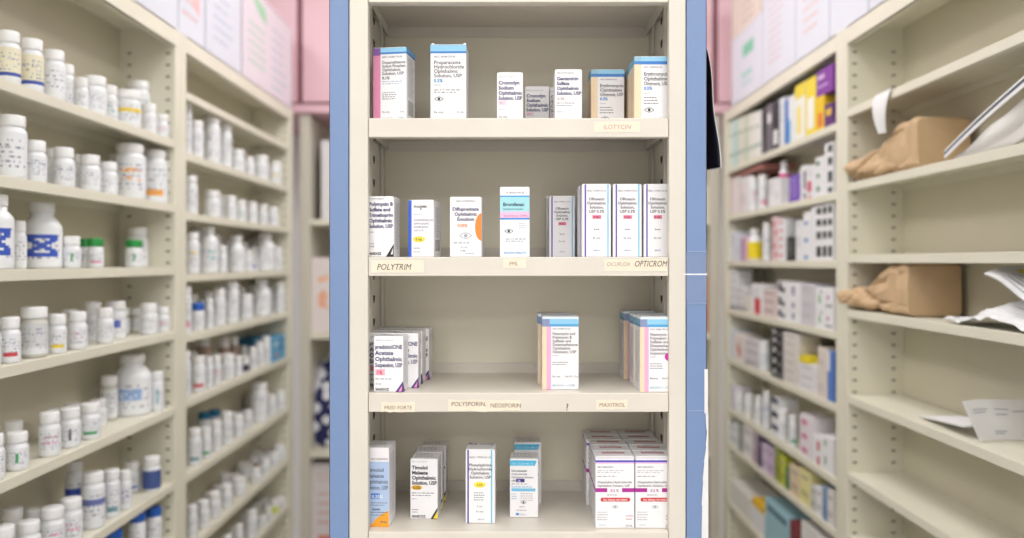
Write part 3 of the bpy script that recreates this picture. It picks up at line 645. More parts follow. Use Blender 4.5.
nl_ = (.91, 1.742); N_ = 'near left rack'
shelf_bottles(-1, N_, 0, LN[0], [(-2, 20, 32, 0, ('tint', CRE)), (21, 43, 40, 0, ('tint', CRE)), (44, 64.5, 51, 0), (60, 76, 65, .6), (74, 86, 78, .3), (84, 106, 77, 0, None, None, 'std'), (102, 117, 86, .5, ('text', TEA)), (117, 140, 91, 0, ('band', YEL), None, 'jar'), (142, 156, 104, 0), (147, 166, 90, .8), (154, 168, 115, 0, ('text', PNK))], nl_)
shelf_bottles(-1, N_, 1, LN[1], [(-4, 26, 116, 0), (26, 46, 141, 0), (44, 57, 149, .8), (53.5, 74, 148, 0), (72, 84, 155, .8), (80, 100, 155.5, 0), (100, 117, 162.5, 0), (115, 144.5, 144.5, 0, ('text', ORG)), (110, 126, 155, 1), (146, 171, 152, 0, ('low', ORG))], nl_)
shelf_bottles(-1, N_, 2, LN[2], [(-18, 13, 195, 0, ('cross', BLU), None, 'jug'), (12, 26, 221, .5), (25, 62.5, 203, .3, ('cross', BLU), None, 'jug'), (62, 79, 236.5, 0, ('bar', GRN)), (78, 93, 239, .7, None, CG, 'jar'), (88, 103, 238.5, 0, ('low', PNK), CG, 'jar'), (126, 142, 240, 0, ('bar', GRN), CG, 'jar'), (134, 153, 228, .9)], nl_)
shelf_bottles(-1, N_, 3, LN[3], [(-22, 0, 318, 0, ('bar', GRN)), (0, 20, 317, 0, ('low', RED)), (21, 47, 307, 0, ('tint', (216, 218, 220)), None, 'jar', GREYP), (48, 66, 314, 0, ('low', YEL)), (62, 78, 309.5, .9), (68, 86.5, 311.6, 0, ('text', PNK)), (83, 101, 302, .9), (97, 113, 308, 0), (106, 125, 301, .4, ('block', BLU), None, 'jar'),
    (116, 129, 308, 1, None, None, 'jar', GREYP), (129, 143, 308, 1, None, None, 'jar', GREYP), (140.6, 157, 303.5, 0), (157.5, 170.6, 307, 0, ('text', RED))], nl_)
shelf_bottles(-1, N_, 4, LN[4], [(-16, 4, 434, 0), (6, 28, 432, 0, ('bar', GRN)), (3, 23, 421, 1.1), (39.5, 60, 412, 0, ('text', PNK)), (60, 80, 407.6, 0, ('bar', (90, 90, 110))), (80, 99.5, 403, 0, ('low', GRN)), (90, 106, 399, .8), (46, 62, 408, 1.1), (64, 80, 403, 1.1), (101, 117, 376, 1.0, None, None, 'jar', GREYP), (116, 152, 354, .2, ('block', SKY), None, 'jug'), (151, 162, 371.6, 0, ('bar', TEA), None, 'std')], nl_)
shelf_bottles(-1, N_, 5, LN[5], [(-8, 15, 526, 0), (17, 40, 521, 0), (2, 23, 508, 1.0), (40, 64, 507, 0, ('text', PNK)), (24, 41, 509, 1.0), (60, 82, 498, 0, ('text', PNK)), (82, 104, 472, 0, ('band', (110, 120, 180))), (66, 83, 461, 1.1, ('band', BLU)), (104, 119.5, 469.5, 0, ('low', (120, 160, 170))), (119, 131, 470.5, 0, ('text', (110, 80, 180))), (124, 139, 462, .8, ('low', BLU)), (143, 160, 456.5, 0, ('full', (70, 90, 150))), (158, 169, 460, .8)], nl_)
shelf_bottles(-1, N_, 6, LN[6], [(104, 122, 529, 0, None, CB, 'jar'), (129, 145, 512, 0, ('low', RED), CB, 'jar'), (146, 161, 507, 0, None, CB, 'jar')], nl_)
fl_ = (1.81, 2.64); N_ = 'far left rack'
shelf_bottles(-1, N_, 1, LF[1], [(184, 191, 101, .2), (190, 203, 121, 0), (204, 219.5, 118, 0), (219, 231, 125, .1), (200, 210, 119, 1), (230, 244, 150, 0), (244, 254, 157, 0), (254, 268, 155.7, 0), (268, 281, 162, 0, ('text', YEL)), (236, 246, 150, 1.1)], fl_)
shelf_bottles(-1, N_, 2, LF[2], [(184, 197, 176, 0), (205, 220, 191, 0), (216, 225, 195, .9), (225, 236, 196, 0), (235.6, 246, 200, 0, ('text', GRN)), (247, 257, 202, 0), (258, 267.6, 205, 0), (267.7, 278, 207, 0), (259, 268, 204, 1.1)], fl_)
shelf_bottles(-1, N_, 3, LF[3], [(185, 199, 232.7, 0, ('text', YEL)), (199, 217.5, 226, 0, ('text', TEA), None, 'jug'), (217.5, 226.6, 246, 0), (228.6, 244, 236, 0, None, None, 'jug'), (242, 252, 250, .4), (249, 257, 247, .8, ('low', BLU)), (256, 274, 233, 0, None, None, 'jug'), (273, 281.6, 247, 0), (280, 289, 247, .4)], fl_)
shelf_bottles(-1, N_, 4, LF[4], [(182, 191, 287, 0, ('low', PNK)), (191, 204, 303, 0, None, CB, 'jar'), (206, 213, 298, 0), (213, 225, 289, 0), (224.7, 238, 282, 0), (200, 211, 291, 1.1, None, None, 'jar', GREYP), (214, 226, 286, 1.1), (240, 252, 294, 0, None, None, 'jar'), (252, 270, 279, 0, None, None, 'jug'), (268, 276, 285, .6), (275.5, 284, 283, 0)], fl_)
shelf_bottles(-1, N_, 5, LF[5], [(183, 190, 351, 0), (191, 205, 356, 0, ('low', RED)), (206, 212, 357, 0), (212, 221, 355, 0, ('text', RED)), (221, 234, 354, 0), (234, 242, 356, 0), (242, 249, 357, 0, ('full', (70, 66, 90))), (249.5, 256, 347, 0), (256, 263, 342, 0), (263, 271.6, 336, 0), (196, 210, 336, 1.1, ('full', BRN)), (218, 228, 337, 1.1, ('full', BRN)), (230, 238, 336, 1.1, ('full', BRN))], (1.81, 2.47))
shelf_bottles(-1, N_, 6, LF[6], [(187.6, 201, 428.5, 0, ('low', (120, 160, 170))), (201, 211, 427, 0, ('low', GRN)), (211, 221, 421, 0), (221, 232, 412, 0), (232, 243.4, 414.6, 0), (243, 252, 410, .3), (196, 208, 413, 1.1, None, CTEAL, 'jar'), (208, 219, 410, 1.1, None, CTEAL, 'jar'), (251, 267, 383, 0), (249, 260, 388, 1.1), (267, 276, 395, 0), (276, 286, 391, 0)], fl_)
shelf_bottles(-1, N_, 7, LF[7], [(187, 197, 505, 0), (198, 209, 500, 0), (208, 220.5, 491.6, 0), (220.5, 232, 484, 0), (232, 246, 477, 0), (237, 249, 462, 1.1), (251, 261, 468, 0), (261, 270, 458, 0), (269, 278, 452, 0), (277, 288, 443, 0), (216, 228, 474, 1.1, ('full', BRN)), (248, 257, 456, 1.1, ('full', BRN))], fl_)
shelf_bottles(-1, N_, 8, LF[8], [(222, 232, 535, 0), (234, 243, 524, 0), (245, 257, 509, 0), (258, 266, 515, 0), (266, 271, 505, 0), (270, 278, 499, 0, ('full', (210, 220, 90))), (278, 288, 495, 0, ('low', (110, 80, 180)))], fl_)

# ---------------------------------------------------------------- boxes on the side racks
def rbox(s, z, x0, x1, ytop, label, group, rgb=(236, 236, 238), patches=(), row=0, dep=.055, ybot=None, name='medicine_carton', cat='medicine box', lim=None):
    """a carton whose aisle face reaches from x0 to x1 in the photo"""
    X = A+.006+row*.05
    ya, yb = sorted((X*F/abs(x0-CX), X*F/abs(x1-CX)))
    ym = (ya+yb)/2
    zt = (CY-ytop)*ym/F; zb = z if ybot is None else (CY-ybot)*ym/F
    up = [q for q in (RF if s > 0 else LF) if q > z+.02]
    if up: zt = min(zt, min(up)-.0185)
    h = max(zt-zb, .012); dep = min(dep, A+.119-X)
    mb = MB(); l = yb-ya-.0012
    board = col(rgb, .5)
    mb.box(-l/2, l/2, -dep/2, dep/2, 0, h, board, .001)
    face_ops(mb, [p for p in patches], (-l/2, -dep/2, 0), (1, 0, 0), (0, 0, 1), (0, -1, 0), l, h)
    face_ops(mb, [('r',)+(0, p[2], 1, p[4], p[5]) for p in patches if p[0] == 'r' and p[3]-p[1] > .8], (l/2 if s < 0 else -l/2, -dep/2 if s < 0 else dep/2, 0), (0, 1 if s < 0 else -1, 0), (0, 0, 1), (1 if s < 0 else -1, 0, 0), dep, h)
    o = mb.build(name, None, (0, 0, 0))
    o.location = (s*(X+dep/2), ym, H+zb+.0003)
    o.rotation_euler = (0, 0, math.pi/2 if s < 0 else -math.pi/2)
    tag(o, label, cat, group)
    return o
T1 = ('l', .1, .15, .9, 4, .1, (130, 130, 150))
T2 = ('l', .1, .5, .8, 3, .1, (150, 120, 140))
WH = (238, 238, 242)
g_ = 'boxes on the far right rack'
def stack(s, z, x0, x1, ys, what, where, rgb=WH, pat=(T1,), row=0, dep=.055, group=g_):
    names_ = ['bottom', 'second', 'third', 'fourth', 'fifth', 'sixth', 'seventh', 'eighth']
    yb = None
    for i, y in enumerate(ys):
        pos = 'lowest' if i == 0 else ('top' if i == len(ys)-1 else names_[i])
        rbox(s, z, x0, x1, y, '%s, %s of its stack, %s' % (what, pos, where), group, rgb, pat, row, dep, None if i == 0 else yb)
        yb = y-.12
# left far rack: blue patterned box and teal box
rbox(-1, LF[5], 271.8, 285, 336, 'light blue patterned box at the right end of the sixth shelf, far left rack', 'boxes on the far left rack', (96, 170, 210), [('e', .3, .3, .12, .1, (210, 230, 240)), ('e', .7, .5, .12, .1, (40, 90, 160)), ('e', .35, .75, .12, .1, (200, 120, 150)), ('e', .75, .2, .1, .08, (40, 100, 170))])
rbox(-1, LF[5], 256, 270, 336, 'dark teal box behind the bottles on the sixth shelf, far left rack', 'boxes on the far left rack', (34, 96, 130), row=1)
# right far rack, top shelf
z = RF[0]; w_ = 'top shelf, far right rack'
xs = [729.6, 733.5, 738.5, 744, 749, 755, 761]
cc = [(222, 232, 226), (196, 222, 216), (226, 222, 208), (206, 214, 196), (232, 230, 220), (236, 236, 232)]
cn = ['pale green', 'mint', 'cream', 'sage', 'ivory', 'white']
for i in range(6):
    rbox(1, z, xs[i], xs[i+1]-.3, 121-i*1.9, '%s thin box standing upright, %s from the left, %s' % (cn[i], ORD[i], w_), g_, cc[i], [('r', .15, .3, .85, .34, (120, 150, 140)), ('r', 0, .7, 1, .78, (170, 190, 180))])
for i, (a, b2, yt, rgb, pt_, nm) in enumerate(((762, 766.5, 108, (70, 66, 76), [('r', .2, .1, .8, .5, (40, 40, 50))], 'dark grey thin box'), (766.7, 772, 104, (120, 116, 124), [('r', .2, .2, .8, .4, WH)], 'grey thin box'), (772.2, 779, 101, (52, 50, 62), [('r', .2, .6, .8, .9, WH)], 'black box with white panel'),
    (779.3, 784.5, 98, (224, 228, 232), [T1], 'pale grey box beside black box'), (784.7, 788, 100, (40, 110, 200), (), 'narrow bright blue box'), (788.2, 794.5, 96, (234, 236, 238), [('r', 0, .5, .4, 1, (110, 180, 220))], 'white box beside the narrow blue one'),
    (795, 805, 84, (240, 240, 232), [('r', 0, 0, 1, .25, (236, 214, 60)), ('r', .2, .4, .6, .9, (244, 226, 120))], 'white box with yellow top'), (805.3, 816, 78, (240, 216, 60), [('r', .2, .35, .8, .9, (244, 244, 240))], 'tall yellow box with white panel'),
    (816.3, 824, 96, (240, 200, 40), [('r', .2, .5, .8, .9, (230, 120, 60))], 'short golden yellow box'), (824.2, 833.3, 104, (96, 50, 120), [('r', .2, .2, .8, .5, (230, 190, 60))], 'short dark purple box'))):
    rbox(1, z, a, b2, yt, '%s, %s' % (nm, w_), g_, rgb, pt_)
rbox(1, z, 816.3, 833, 68, 'large purple box resting on two short ones, %s' % w_, g_, (132, 62, 160), [('r', .1, .2, .5, .35, (214, 190, 226)), ('r', .1, .6, .7, .66, (214, 190, 226))], ybot=94.5)
# second shelf
z = RF[1]; w_ = 'second shelf, far right rack'
rbox(1, z, 729.6, 739.5, 176, 'flat topped white box at left end, %s' % w_, g_, (232, 226, 226), [('r', .1, 0, .25, 1, (220, 170, 170))])
rbox(1, z, 740, 749, 177, 'white box with pink edge, %s' % w_, g_, (232, 228, 230), [('r', 0, .1, .2, 1, (226, 190, 196)), T2])
rbox(1, z, 729.6, 763, 171.5, 'flat dark red folder lying on two white boxes, %s' % w_, g_, (170, 110, 104), ybot=174.5, dep=.10)
shelf_bottles(1, 'far right rack', 1, RF[1], [(750, 759, 177, 0, ('text', PNK)), (759, 768, 175, 0, ('low', PNK))], (1.8, 2.68))
rbox(1, z, 768.5, 774.5, 179, 'narrow white box left of its twin, %s' % w_, g_, WH, [T1]); rbox(1, z, 775, 780, 178, 'narrow white box beside the pink bottle, %s' % w_, g_, WH, [T2])
rbox(1, z, 789, 799.5, 175, 'violet box with pale lettering, %s' % w_, g_, (120, 80, 190), [('l', .15, .15, .9, 5, .15, (200, 180, 230))])
stack(1, z, 800.2, 806, [192.5, 166], 'white box with black edge', w_, pat=[('r', .6, .2, .95, .9, (40, 40, 46))])
stack(1, z, 806.4, 815, [193, 166], 'white box with pink corner', w_, pat=[('r', .1, .55, .6, .95, (210, 80, 120)), ('l', .1, .1, .9, 3, .12, LGREY)])
stack(1, z, 815.5, 824, [182, 170, 157], 'white box with green print', w_, pat=[('r', .1, .3, .5, .6, (90, 150, 110)), T2])
stack(1, z, 824.5, 833.3, [186, 168, 155, 143], 'white box with dark square', w_, pat=[('r', .4, .2, .9, .8, (40, 56, 60))])
def two_tone(x, y, z, r, h, bodyc, label, group, capw=True):
    root = bottle(x, y, z, r, h, ('full', bodyc), label, group, None, 'jug', PLAS, math.atan2(-y, -x))
    return root
two_tone(A+.03, (A+.03)*F/(784.3-CX), H+z, .0135, .122, (214, 60, 130), 'slim magenta bottle with white cap, second shelf, far right rack', 'bottles on the far right rack')
# third shelf
z = RF[2]; w_ = 'third shelf, far right rack'
rbox(1, z, 729.6, 735, 232, 'pale box at left end, %s' % w_, g_, (228, 230, 238), [T1]); rbox(1, z, 735.3, 741, 235, 'pale lilac box near left end, %s' % w_, g_, (224, 222, 234), [T2])
rbox(1, z, 741.3, 747.5, 238, 'pink and violet edged box, %s' % w_, g_, (226, 180, 196), [('r', 0, 0, .3, 1, (120, 80, 170))])
shelf_bottles(1, 'far right rack', 2, RF[2], [(748.5, 763, 229, 0, ('full', (240, 214, 30)), None, 'jug'), (763.3, 771.5, 223, 0, None, None, 'std')], (1.8, 2.68))
stack(1, z, 772, 778, [240, 217], 'white box with red pattern', w_, rgb=(236, 206, 210), pat=[('e', .3, .3, .2, .12, (200, 60, 80)), ('e', .6, .7, .2, .12, (200, 60, 80))])
stack(1, z, 778.4, 786, [251, 243, 235, 227, 219], 'flat white box', w_, pat=[('r', .1, .3, .6, .6, (220, 130, 140))])
rbox(1, z, 786.5, 795.2, 237, 'black box with grey lettering, %s' % w_, g_, (30, 30, 34), [('l', .2, .15, .8, 6, .12, (170, 170, 176))])
stack(1, z, 795.6, 803, [233, 221], 'plain white box right of black box', w_)
stack(1, z, 803.4, 811, [244, 226, 212], 'white box with blue foot', w_, pat=[('r', .1, .7, .6, .9, (90, 140, 200))])
stack(1, z, 811.4, 821.8, [242, 229, 217, 206], 'white box with one black square', w_, pat=[('r', .5, .25, .95, .8, (22, 30, 34))])
stack(1, z, 822.2, 833.3, [241, 228, 216, 203], 'white box with paired black squares', w_, pat=[('r', .05, .25, .4, .8, (22, 30, 34)), ('r', .55, .25, .9, .8, (22, 30, 34))])
# fourth shelf
z = RF[3]; w_ = 'fourth shelf, far right rack'
stack(1, z, 729.6, 736, [309, 301, 293, 285, 277, 270], 'flat white packet', w_, rgb=(226, 226, 230), pat=[('r', .1, .4, .8, .6, (190, 190, 200))])
stack(1, z, 736.4, 745, [310, 302, 294, 287], 'pale flat box', w_, rgb=(220, 220, 224), pat=[('r', .1, .4, .6, .6, (170, 176, 190))])
rbox(1, z, 746, 751, 296, 'small cream box left of the red one, %s' % w_, g_, (226, 218, 206)); rbox(1, z, 751.3, 762.6, 284, 'white box with bright red lower half, %s' % w_, g_, WH, [('r', .3, .45, .8, .98, (214, 34, 56)), T1])
stack(1, z, 763, 777, [307, 298, 290], 'flat pinkish box', w_, rgb=(222, 206, 204), pat=[('r', .1, .3, .8, .5, (180, 150, 156))])
stack(1, z, 777.4, 786, [309, 296, 281], 'black and white box', w_, pat=[('r', .1, .1, .5, .7, (40, 40, 48)), ('e', .7, .6, .2, .2, (60, 60, 70))])
stack(1, z, 786.4, 800.5, [311, 301, 283], 'white box with grey letter', w_, pat=[('r', .4, .2, .6, .7, (140, 140, 170))])
stack(1, z, 800.9, 815, [312, 302, 284], 'pale grey box', w_, rgb=(212, 208, 216))
stack(1, z, 815.4, 824, [310, 288], 'white box with green bar', w_, pat=[('r', .4, .3, .6, .7, (80, 170, 80)), ('r', .6, .1, .8, .2, (40, 40, 50))])
stack(1, z, 824.4, 833.3, [310, 288], 'white box with purple dot', w_, pat=[('e', .4, .45, .12, .12, (190, 80, 170)), ('r', .2, .75, .4, .9, (40, 46, 80)), ('r', .6, .75, .8, .9, (40, 46, 80))])
# fifth shelf
z = RF[4]; w_ = 'fifth shelf, far right rack'
rbox(1, z, 729.6, 733, 329, 'tall pale box at left end, %s' % w_, g_, (214, 222, 232)); rbox(1, z, 733.3, 744.5, 334, 'white box with red brush mark, %s' % w_, g_, (236, 226, 224), [('p', [(.3, .3), (.7, .6), (.6, .9), (.4, .6)], (200, 70, 70)), ('l', .5, .2, .9, 3, .1, (190, 120, 110))])
stack(1, z, 745, 759, [369, 358, 348, 340], 'grey white box', w_, rgb=(216, 212, 216), pat=[('r', .1, .3, .9, .5, (180, 172, 184))])
shelf_bottles(1, 'far right rack', 4, RF[4], [(760.5, 770, 341, 0, ('text', TEA))], (1.8, 2.68))
stack(1, z, 771, 782.6, [368, 357, 346, 337, 329], 'black and white patterned box', w_, rgb=(30, 32, 38), pat=[('e', .3, .4, .13, .25, (220, 220, 224)), ('e', .75, .6, .1, .2, (150, 150, 160))])
stack(1, z, 783, 799, [378, 368, 359, 350, 341, 333], 'flat white carton', w_, rgb=(224, 218, 214), pat=[('r', .1, .35, .7, .5, (190, 180, 180))])
stack(1, z, 799.4, 817.5, [384, 374, 364], 'wide flat white carton', w_, rgb=(232, 230, 234), pat=[('r', .1, .35, .7, .5, (190, 190, 206))])
rbox(1, z, 799.4, 808.6, 356, 'small yellow box lying on white cartons, %s' % w_, g_, (236, 214, 40), ybot=363.7)
stack(1, z, 818, 827, [372, 348], 'beige and white box', w_, rgb=(226, 216, 208), pat=[T2])
rbox(1, z, 827.5, 833.3, 352, 'white box with blue side at right end, %s' % w_, g_, (90, 130, 206), [('r', 0, 0, .4, .4, WH)])
# sixth shelf
z = RF[5]; w_ = 'sixth shelf, far right rack'
stack(1, z, 729.6, 735, [404, 395, 386], 'lilac white box', w_, rgb=(222, 218, 228))
shelf_bottles(1, 'far right rack', 5, RF[5], [(736, 744, 393, 0), (745, 754, 394, 0, ('low', CRE)), (755, 763, 396, 0), (763.5, 771, 391, 0, ('text', BLU)), (779, 789, 410, 0), (789.5, 798, 415, 0, ('low', GRN)), (743, 752, 390, 1.1), (780, 790, 404, 1.1)], (1.8, 2.68))
stack(1, z, 771.3, 778, [425, 412, 398], 'white box with navy lid', w_, pat=[('r', 0, 0, 1, .4, (30, 36, 80))])
stack(1, z, 799.5, 812, [444, 430, 416], 'white box with pink smear', w_, rgb=(234, 226, 232), pat=[('e', .4, .5, .25, .2, (214, 120, 160))])
stack(1, z, 812.4, 822, [452, 436], 'white box with red bar', w_, pat=[('r', .5, .3, .75, .9, (200, 50, 70))])
stack(1, z, 822.4, 833.3, [452, 437], 'white green marked box', w_, pat=[('r', .2, .3, .35, .7, (90, 160, 110))])
# seventh shelf: upright folders and boxes
z = RF[6]; w_ = 'seventh shelf, far right rack'
F7 = [(729.6, 733, 423, (220, 226, 230), 'pale blue'), (733.3, 738, 424, (232, 232, 236), 'white'), (738.3, 743, 424, (150, 160, 150), 'grey green'), (743.3, 752, 424, (236, 232, 236), 'wide white'), (752.3, 757, 431, (190, 170, 180), 'mauve'), (757.3, 761.5, 438, (90, 70, 110), 'dark violet'), (761.8, 767, 444, (214, 196, 222), 'lilac'), (767.3, 774, 448, (206, 182, 214), 'lavender'), (774.3, 780, 445, (150, 160, 60), 'olive'), (780.3, 785, 456, (196, 200, 70), 'lime'), (785.3, 789, 468, (60, 120, 90), 'dark green'),
      (789.3, 799, 466, (226, 206, 176), 'tan'), (799.3, 810, 470, (232, 224, 160), 'pale yellow'), (810.3, 815.5, 486, (206, 206, 200), 'grey'), (815.8, 822, 487, (234, 234, 238), 'plain white'), (822.3, 827, 488, (120, 150, 190), 'steel blue'), (827.3, 833.3, 490, (230, 226, 226), 'off white')]
for a, b2, yt, rgb, nm in F7:
    rbox(1, z, a, b2, yt, '%s upright slim carton, %s' % (nm, w_), g_, rgb, [('r', .15, .2, .85, .26, (150, 150, 156)), ('r', .15, .6, .85, .8, tuple(max(0, int(v*.85)) for v in rgb))])
# eighth shelf
z = RF[7]; w_ = 'eighth shelf, far right rack'
rbox(1, z, 729.6, 750, 488, 'long flat white carton, far end, %s' % w_, g_, (232, 230, 226), dep=.10)
rbox(1, z, 752, 764, 510, 'small white box left of light blue box, %s' % w_, g_, WH, dep=.09); rbox(1, z, 765, 789, 507, 'light blue box with dark stripe, %s' % w_, g_, (160, 200, 214), [('r', .1, .12, .9, .24, (70, 110, 130))], dep=.10)
rbox(1, z, 752, 763, 502, 'small yellow packet on a white box, %s' % w_, g_, (240, 190, 50), ybot=509)
rbox(1, z, 790, 800, 524, 'dark red small box, %s' % w_, g_, (130, 50, 60), dep=.09); rbox(1, z, 801, 833, 533, 'flat white carton at near end, %s' % w_, g_, (226, 224, 222), dep=.10)

# ---------------------------------------------------------------- storage boxes on top of the racks
def topbox(s, ya, yb, z0, h, m_, ops, label, dep=.12):
    mb = MB(); l = yb-ya-.004; x = s*(A+.006+dep/2)
    mb.box(-l/2, l/2, -dep/2, dep/2, 0, h, m_, .002)
    face_ops(mb, ops, (-l/2, -dep/2, 0), (1, 0, 0), (0, 0, 1), (0, -1, 0), l, h)
    o = mb.build('storage_box', None, (0, 0, 0)); o.location = (x, (ya+yb)/2, z0+.0004)
    o.rotation_euler = (0, 0, math.pi/2 if s < 0 else -math.pi/2)
    tag(o, label, 'storage box', 'storage boxes on top of the racks')
    lid = MB(); lid.box(-l/2-.001, l/2+.001, -dep/2-.001, dep/2+.001, h, h+.006, m_, .001)
    t = lid.build('lid', None, (0, 0, 0)); t.parent = o
    return o
ZT = H+.51
PR = (232, 180, 188); PB = (178, 196, 226); PG = (160, 214, 176)
def Ym(x): return (A+.006)*F/abs(x-CX)
topbox(-1, 1.18, Ym(152), ZT, .27, WHITEB, [('l', .1, .2, .9, 4, .12, PB)], 'white storage box at the near end on top of the left racks')
topbox(-1, Ym(151), Ym(178.5), ZT, .27, WHITEB, [('l', .1, .15, .9, 6, .12, PR)], 'white storage box with faint pink print, second on top of the left racks')
topbox(-1, Ym(179), Ym(205), ZT, .27, WHITEB, [('p', [(.1, .1), (.8, .5), (.8, .75), (.5, .7), (.1, .4)], (240, 196, 200)), ('l', .1, .3, .8, 5, .12, PR)], 'white storage box with pink print above the post of the left racks')
topbox(-1, Ym(206), Ym(241), ZT, .27, WHITEB, [('l', .2, .2, .8, 7, .1, PB)], 'white storage box with pale blue print on top of the far left rack')
topbox(-1, Ym(243), Ym(292), ZT, .27, mat('pinkish_box_board', (230, 220, 230), .55), [('p', [(.08, .02), (.4, .08), (.45, .25), (.3, .2)], PG), ('l', .1, .35, .45, 5, .1, PG), ('l', .55, .2, .9, 7, .11, PB)], 'pinkish storage box with green and blue print at the far left corner')
topbox(1, Ym(762), Ym(731.5), ZT, .215, WHITEB, [('r', .4, .2, .75, .38, (120, 200, 170)), ('r', .35, .6, .7, .68, (170, 214, 206)), ('r', .35, .74, .7, .8, (190, 214, 220))], 'white storage box with green mark, lower one at the far right corner')
topbox(1, Ym(760), Ym(731.5), ZT+.2216, .16, BEIGEB, [('l', .4, .5, .85, 3, .16, (170, 150, 150))], 'beige storage box stacked on another at the far right corner')
topbox(1, Ym(795), Ym(762.5), ZT, .27, WHITEB, [('l', .2, .15, .7, 9, .08, PR)], 'white storage box with faint red lettering on the far right rack')
topbox(1, Ym(829), Ym(795.5), ZT, .27, WHITEB, [('l', .25, .25, .8, 6, .1, (240, 190, 180))], 'white storage box with salmon lettering on the far right rack')
topbox(1, Ym(868), Ym(829.5), ZT, .27, WHITEB, [('l', .2, .2, .8, 5, .1, (200, 200, 226))], 'white storage box with lilac lettering above the right hand post')
topbox(1, 1.2, Ym(868.5), ZT, .27, WHITEB, [('l', .2, .2, .8, 5, .1, PB)], 'long white storage box at the near end on top of the right racks')

# ================================================================= rear shelving and pink wall cabinets
RY = 2.80
rear = empty('shelving_unit', (0, RY+.15, 0)); tag(rear, 'grey ivory shelving unit against the rear wall under the pink cabinets', 'shelving unit')
for x in (-.735, -.02, .70):
    m = MB(); m.box(x, x+.035, RY, RY+.33, 0, H+.515, GREYM, .002); m.build('side_panel', rear)
m = MB(); m.box(-.735, .735, RY+.33, RY+.335, 0, H+.515, GREYM); m.build('back_panel', rear)
RS = [.149, -.25, -.665, -1.05]
for z in RS:
    for a, b2 in ((-.6995, -.0205), (.0155, .6995)):
        m = MB(); m.box(a, b2, RY+.002, RY+.329, H+z-.02, H+z, RACK, .001); m.build('shelf', rear)
def rear_box(px0, px1, zi, h, rgb, ops, label, dY=.03, dep=.2, name='storage_box', cat='storage box'):
    Y = RY+dY; x0, x1 = X_at(px0, Y), X_at(px1, Y); w = x1-x0
    mb = MB(); mb.box(-w/2, w/2, -dep/2, dep/2, 0, h, col(rgb, .6), .002)
    face_ops(mb, ops, (-w/2, -dep/2, 0), (1, 0, 0), (0, 0, 1), (0, -1, 0), w, h)
    o = mb.build(name, None, (0, 0, 0)); o.location = ((x0+x1)/2, Y+dep/2, H+RS[zi]+.0004 if zi >= 0 else .0004)
    tag(o, label, cat, 'boxes on the rear shelving')
rear_box(321, 352, 0, .28, (226, 224, 226), [], 'plain white box standing high on the rear shelving, left side')
rear_box(312, 350, 1, .265, (232, 222, 222), [('p', [(.12, .28), (.4, .22), (.45, .3), (.2, .34)], (240, 190, 160)), ('p', [(.15, .5), (.3, .42), (.42, .5), (.35, .6), (.45, .68), (.18, .66)], (240, 180, 150))], 'white box with faint orange marks, middle rear shelf on the left')
rear_box(303.5, 352, 3, .335, (228, 220, 224), [('l', .3, .3, .8, 4, .1, (226, 150, 140)), ('r', .3, .75, .75, .82, (230, 140, 120)), ('l', .3, .1, .8, 2, .06, (226, 180, 170))], 'white box with red print, lowest on the left of the rear shelving')
rear_box(690, 714, 1, .20, (190, 120, 80), [], 'brown box on the right side of the rear shelving')
rear_box(688, 713, 2, .25, (206, 196, 190), [('r', .2, .3, .9, .4, (150, 110, 90))], 'grey box with brown band, right side of the rear shelving')
rear_box(690, 712, 0, .12, (222, 216, 206), [], 'small cream box, right side of the rear shelving')
rear_box(690, 713, 3, .22, (150, 110, 80), [], 'dark brown box, right side of the rear shelving, lowest')
# floral bag
FL = bpy.data.materials.new('navy_floral_cloth'); FL.use_nodes = True
nt = FL.node_tree; b_ = nt.nodes['Principled BSDF']; b_.inputs['Roughness'].default_value = .85
tc = nt.nodes.new('ShaderNodeTexCoord'); vo = nt.nodes.new('ShaderNodeTexVoronoi'); vo.inputs['Scale'].default_value = 24; vo.inputs['Randomness'].default_value = .9
rp = nt.nodes.new('ShaderNodeValToRGB'); rp.color_ramp.interpolation = 'CONSTANT'
rp.color_ramp.elements[0].color = (*lin((226, 226, 236)), 1); rp.color_ramp.elements[1].position = .43; rp.color_ramp.elements[1].color = (*lin((36, 40, 92)), 1)
nt.links.new(tc.outputs['Object'], vo.inputs['Vector']); nt.links.new(vo.outputs['Distance'], rp.inputs['Fac']); nt.links.new(rp.outputs['Color'], b_.inputs['Base Color'])
m = MB(); bx = X_at(329, RY+.12); n_ = 28; prof = []
vs = []; fs = []
NZ = 16
for k in range(NZ+1):
    t = k/NZ; rr = .105*(math.sin(math.pi*min(1, .12+t*.95))**.45)*(1-.35*t)+.004
    for j in range(n_):
        a = 2*math.pi*j/n_; q = rr*(1+.10*noise.noise(Vector((math.cos(a)*1.5, math.sin(a)*1.5, t*3))))
        vs.append((bx+q*math.cos(a), RY+.14+q*.9*math.sin(a), H+RS[2]+.002+.335*t))
for k in range(NZ):
    for j in range(n_): fs.append((k*n_+j, k*n_+(j+1) % n_, (k+1)*n_+(j+1) % n_, (k+1)*n_+j))
fs.append(tuple(range(n_-1, -1, -1))); fs.append(tuple(NZ*n_+j for j in range(n_)))
m.add(vs, fs, FL, True)
o = m.build('cloth_bag', None, (bx, RY+.14, H+RS[2])); tag(o, 'navy cloth bag with white floral pattern on the rear shelving', 'bag')
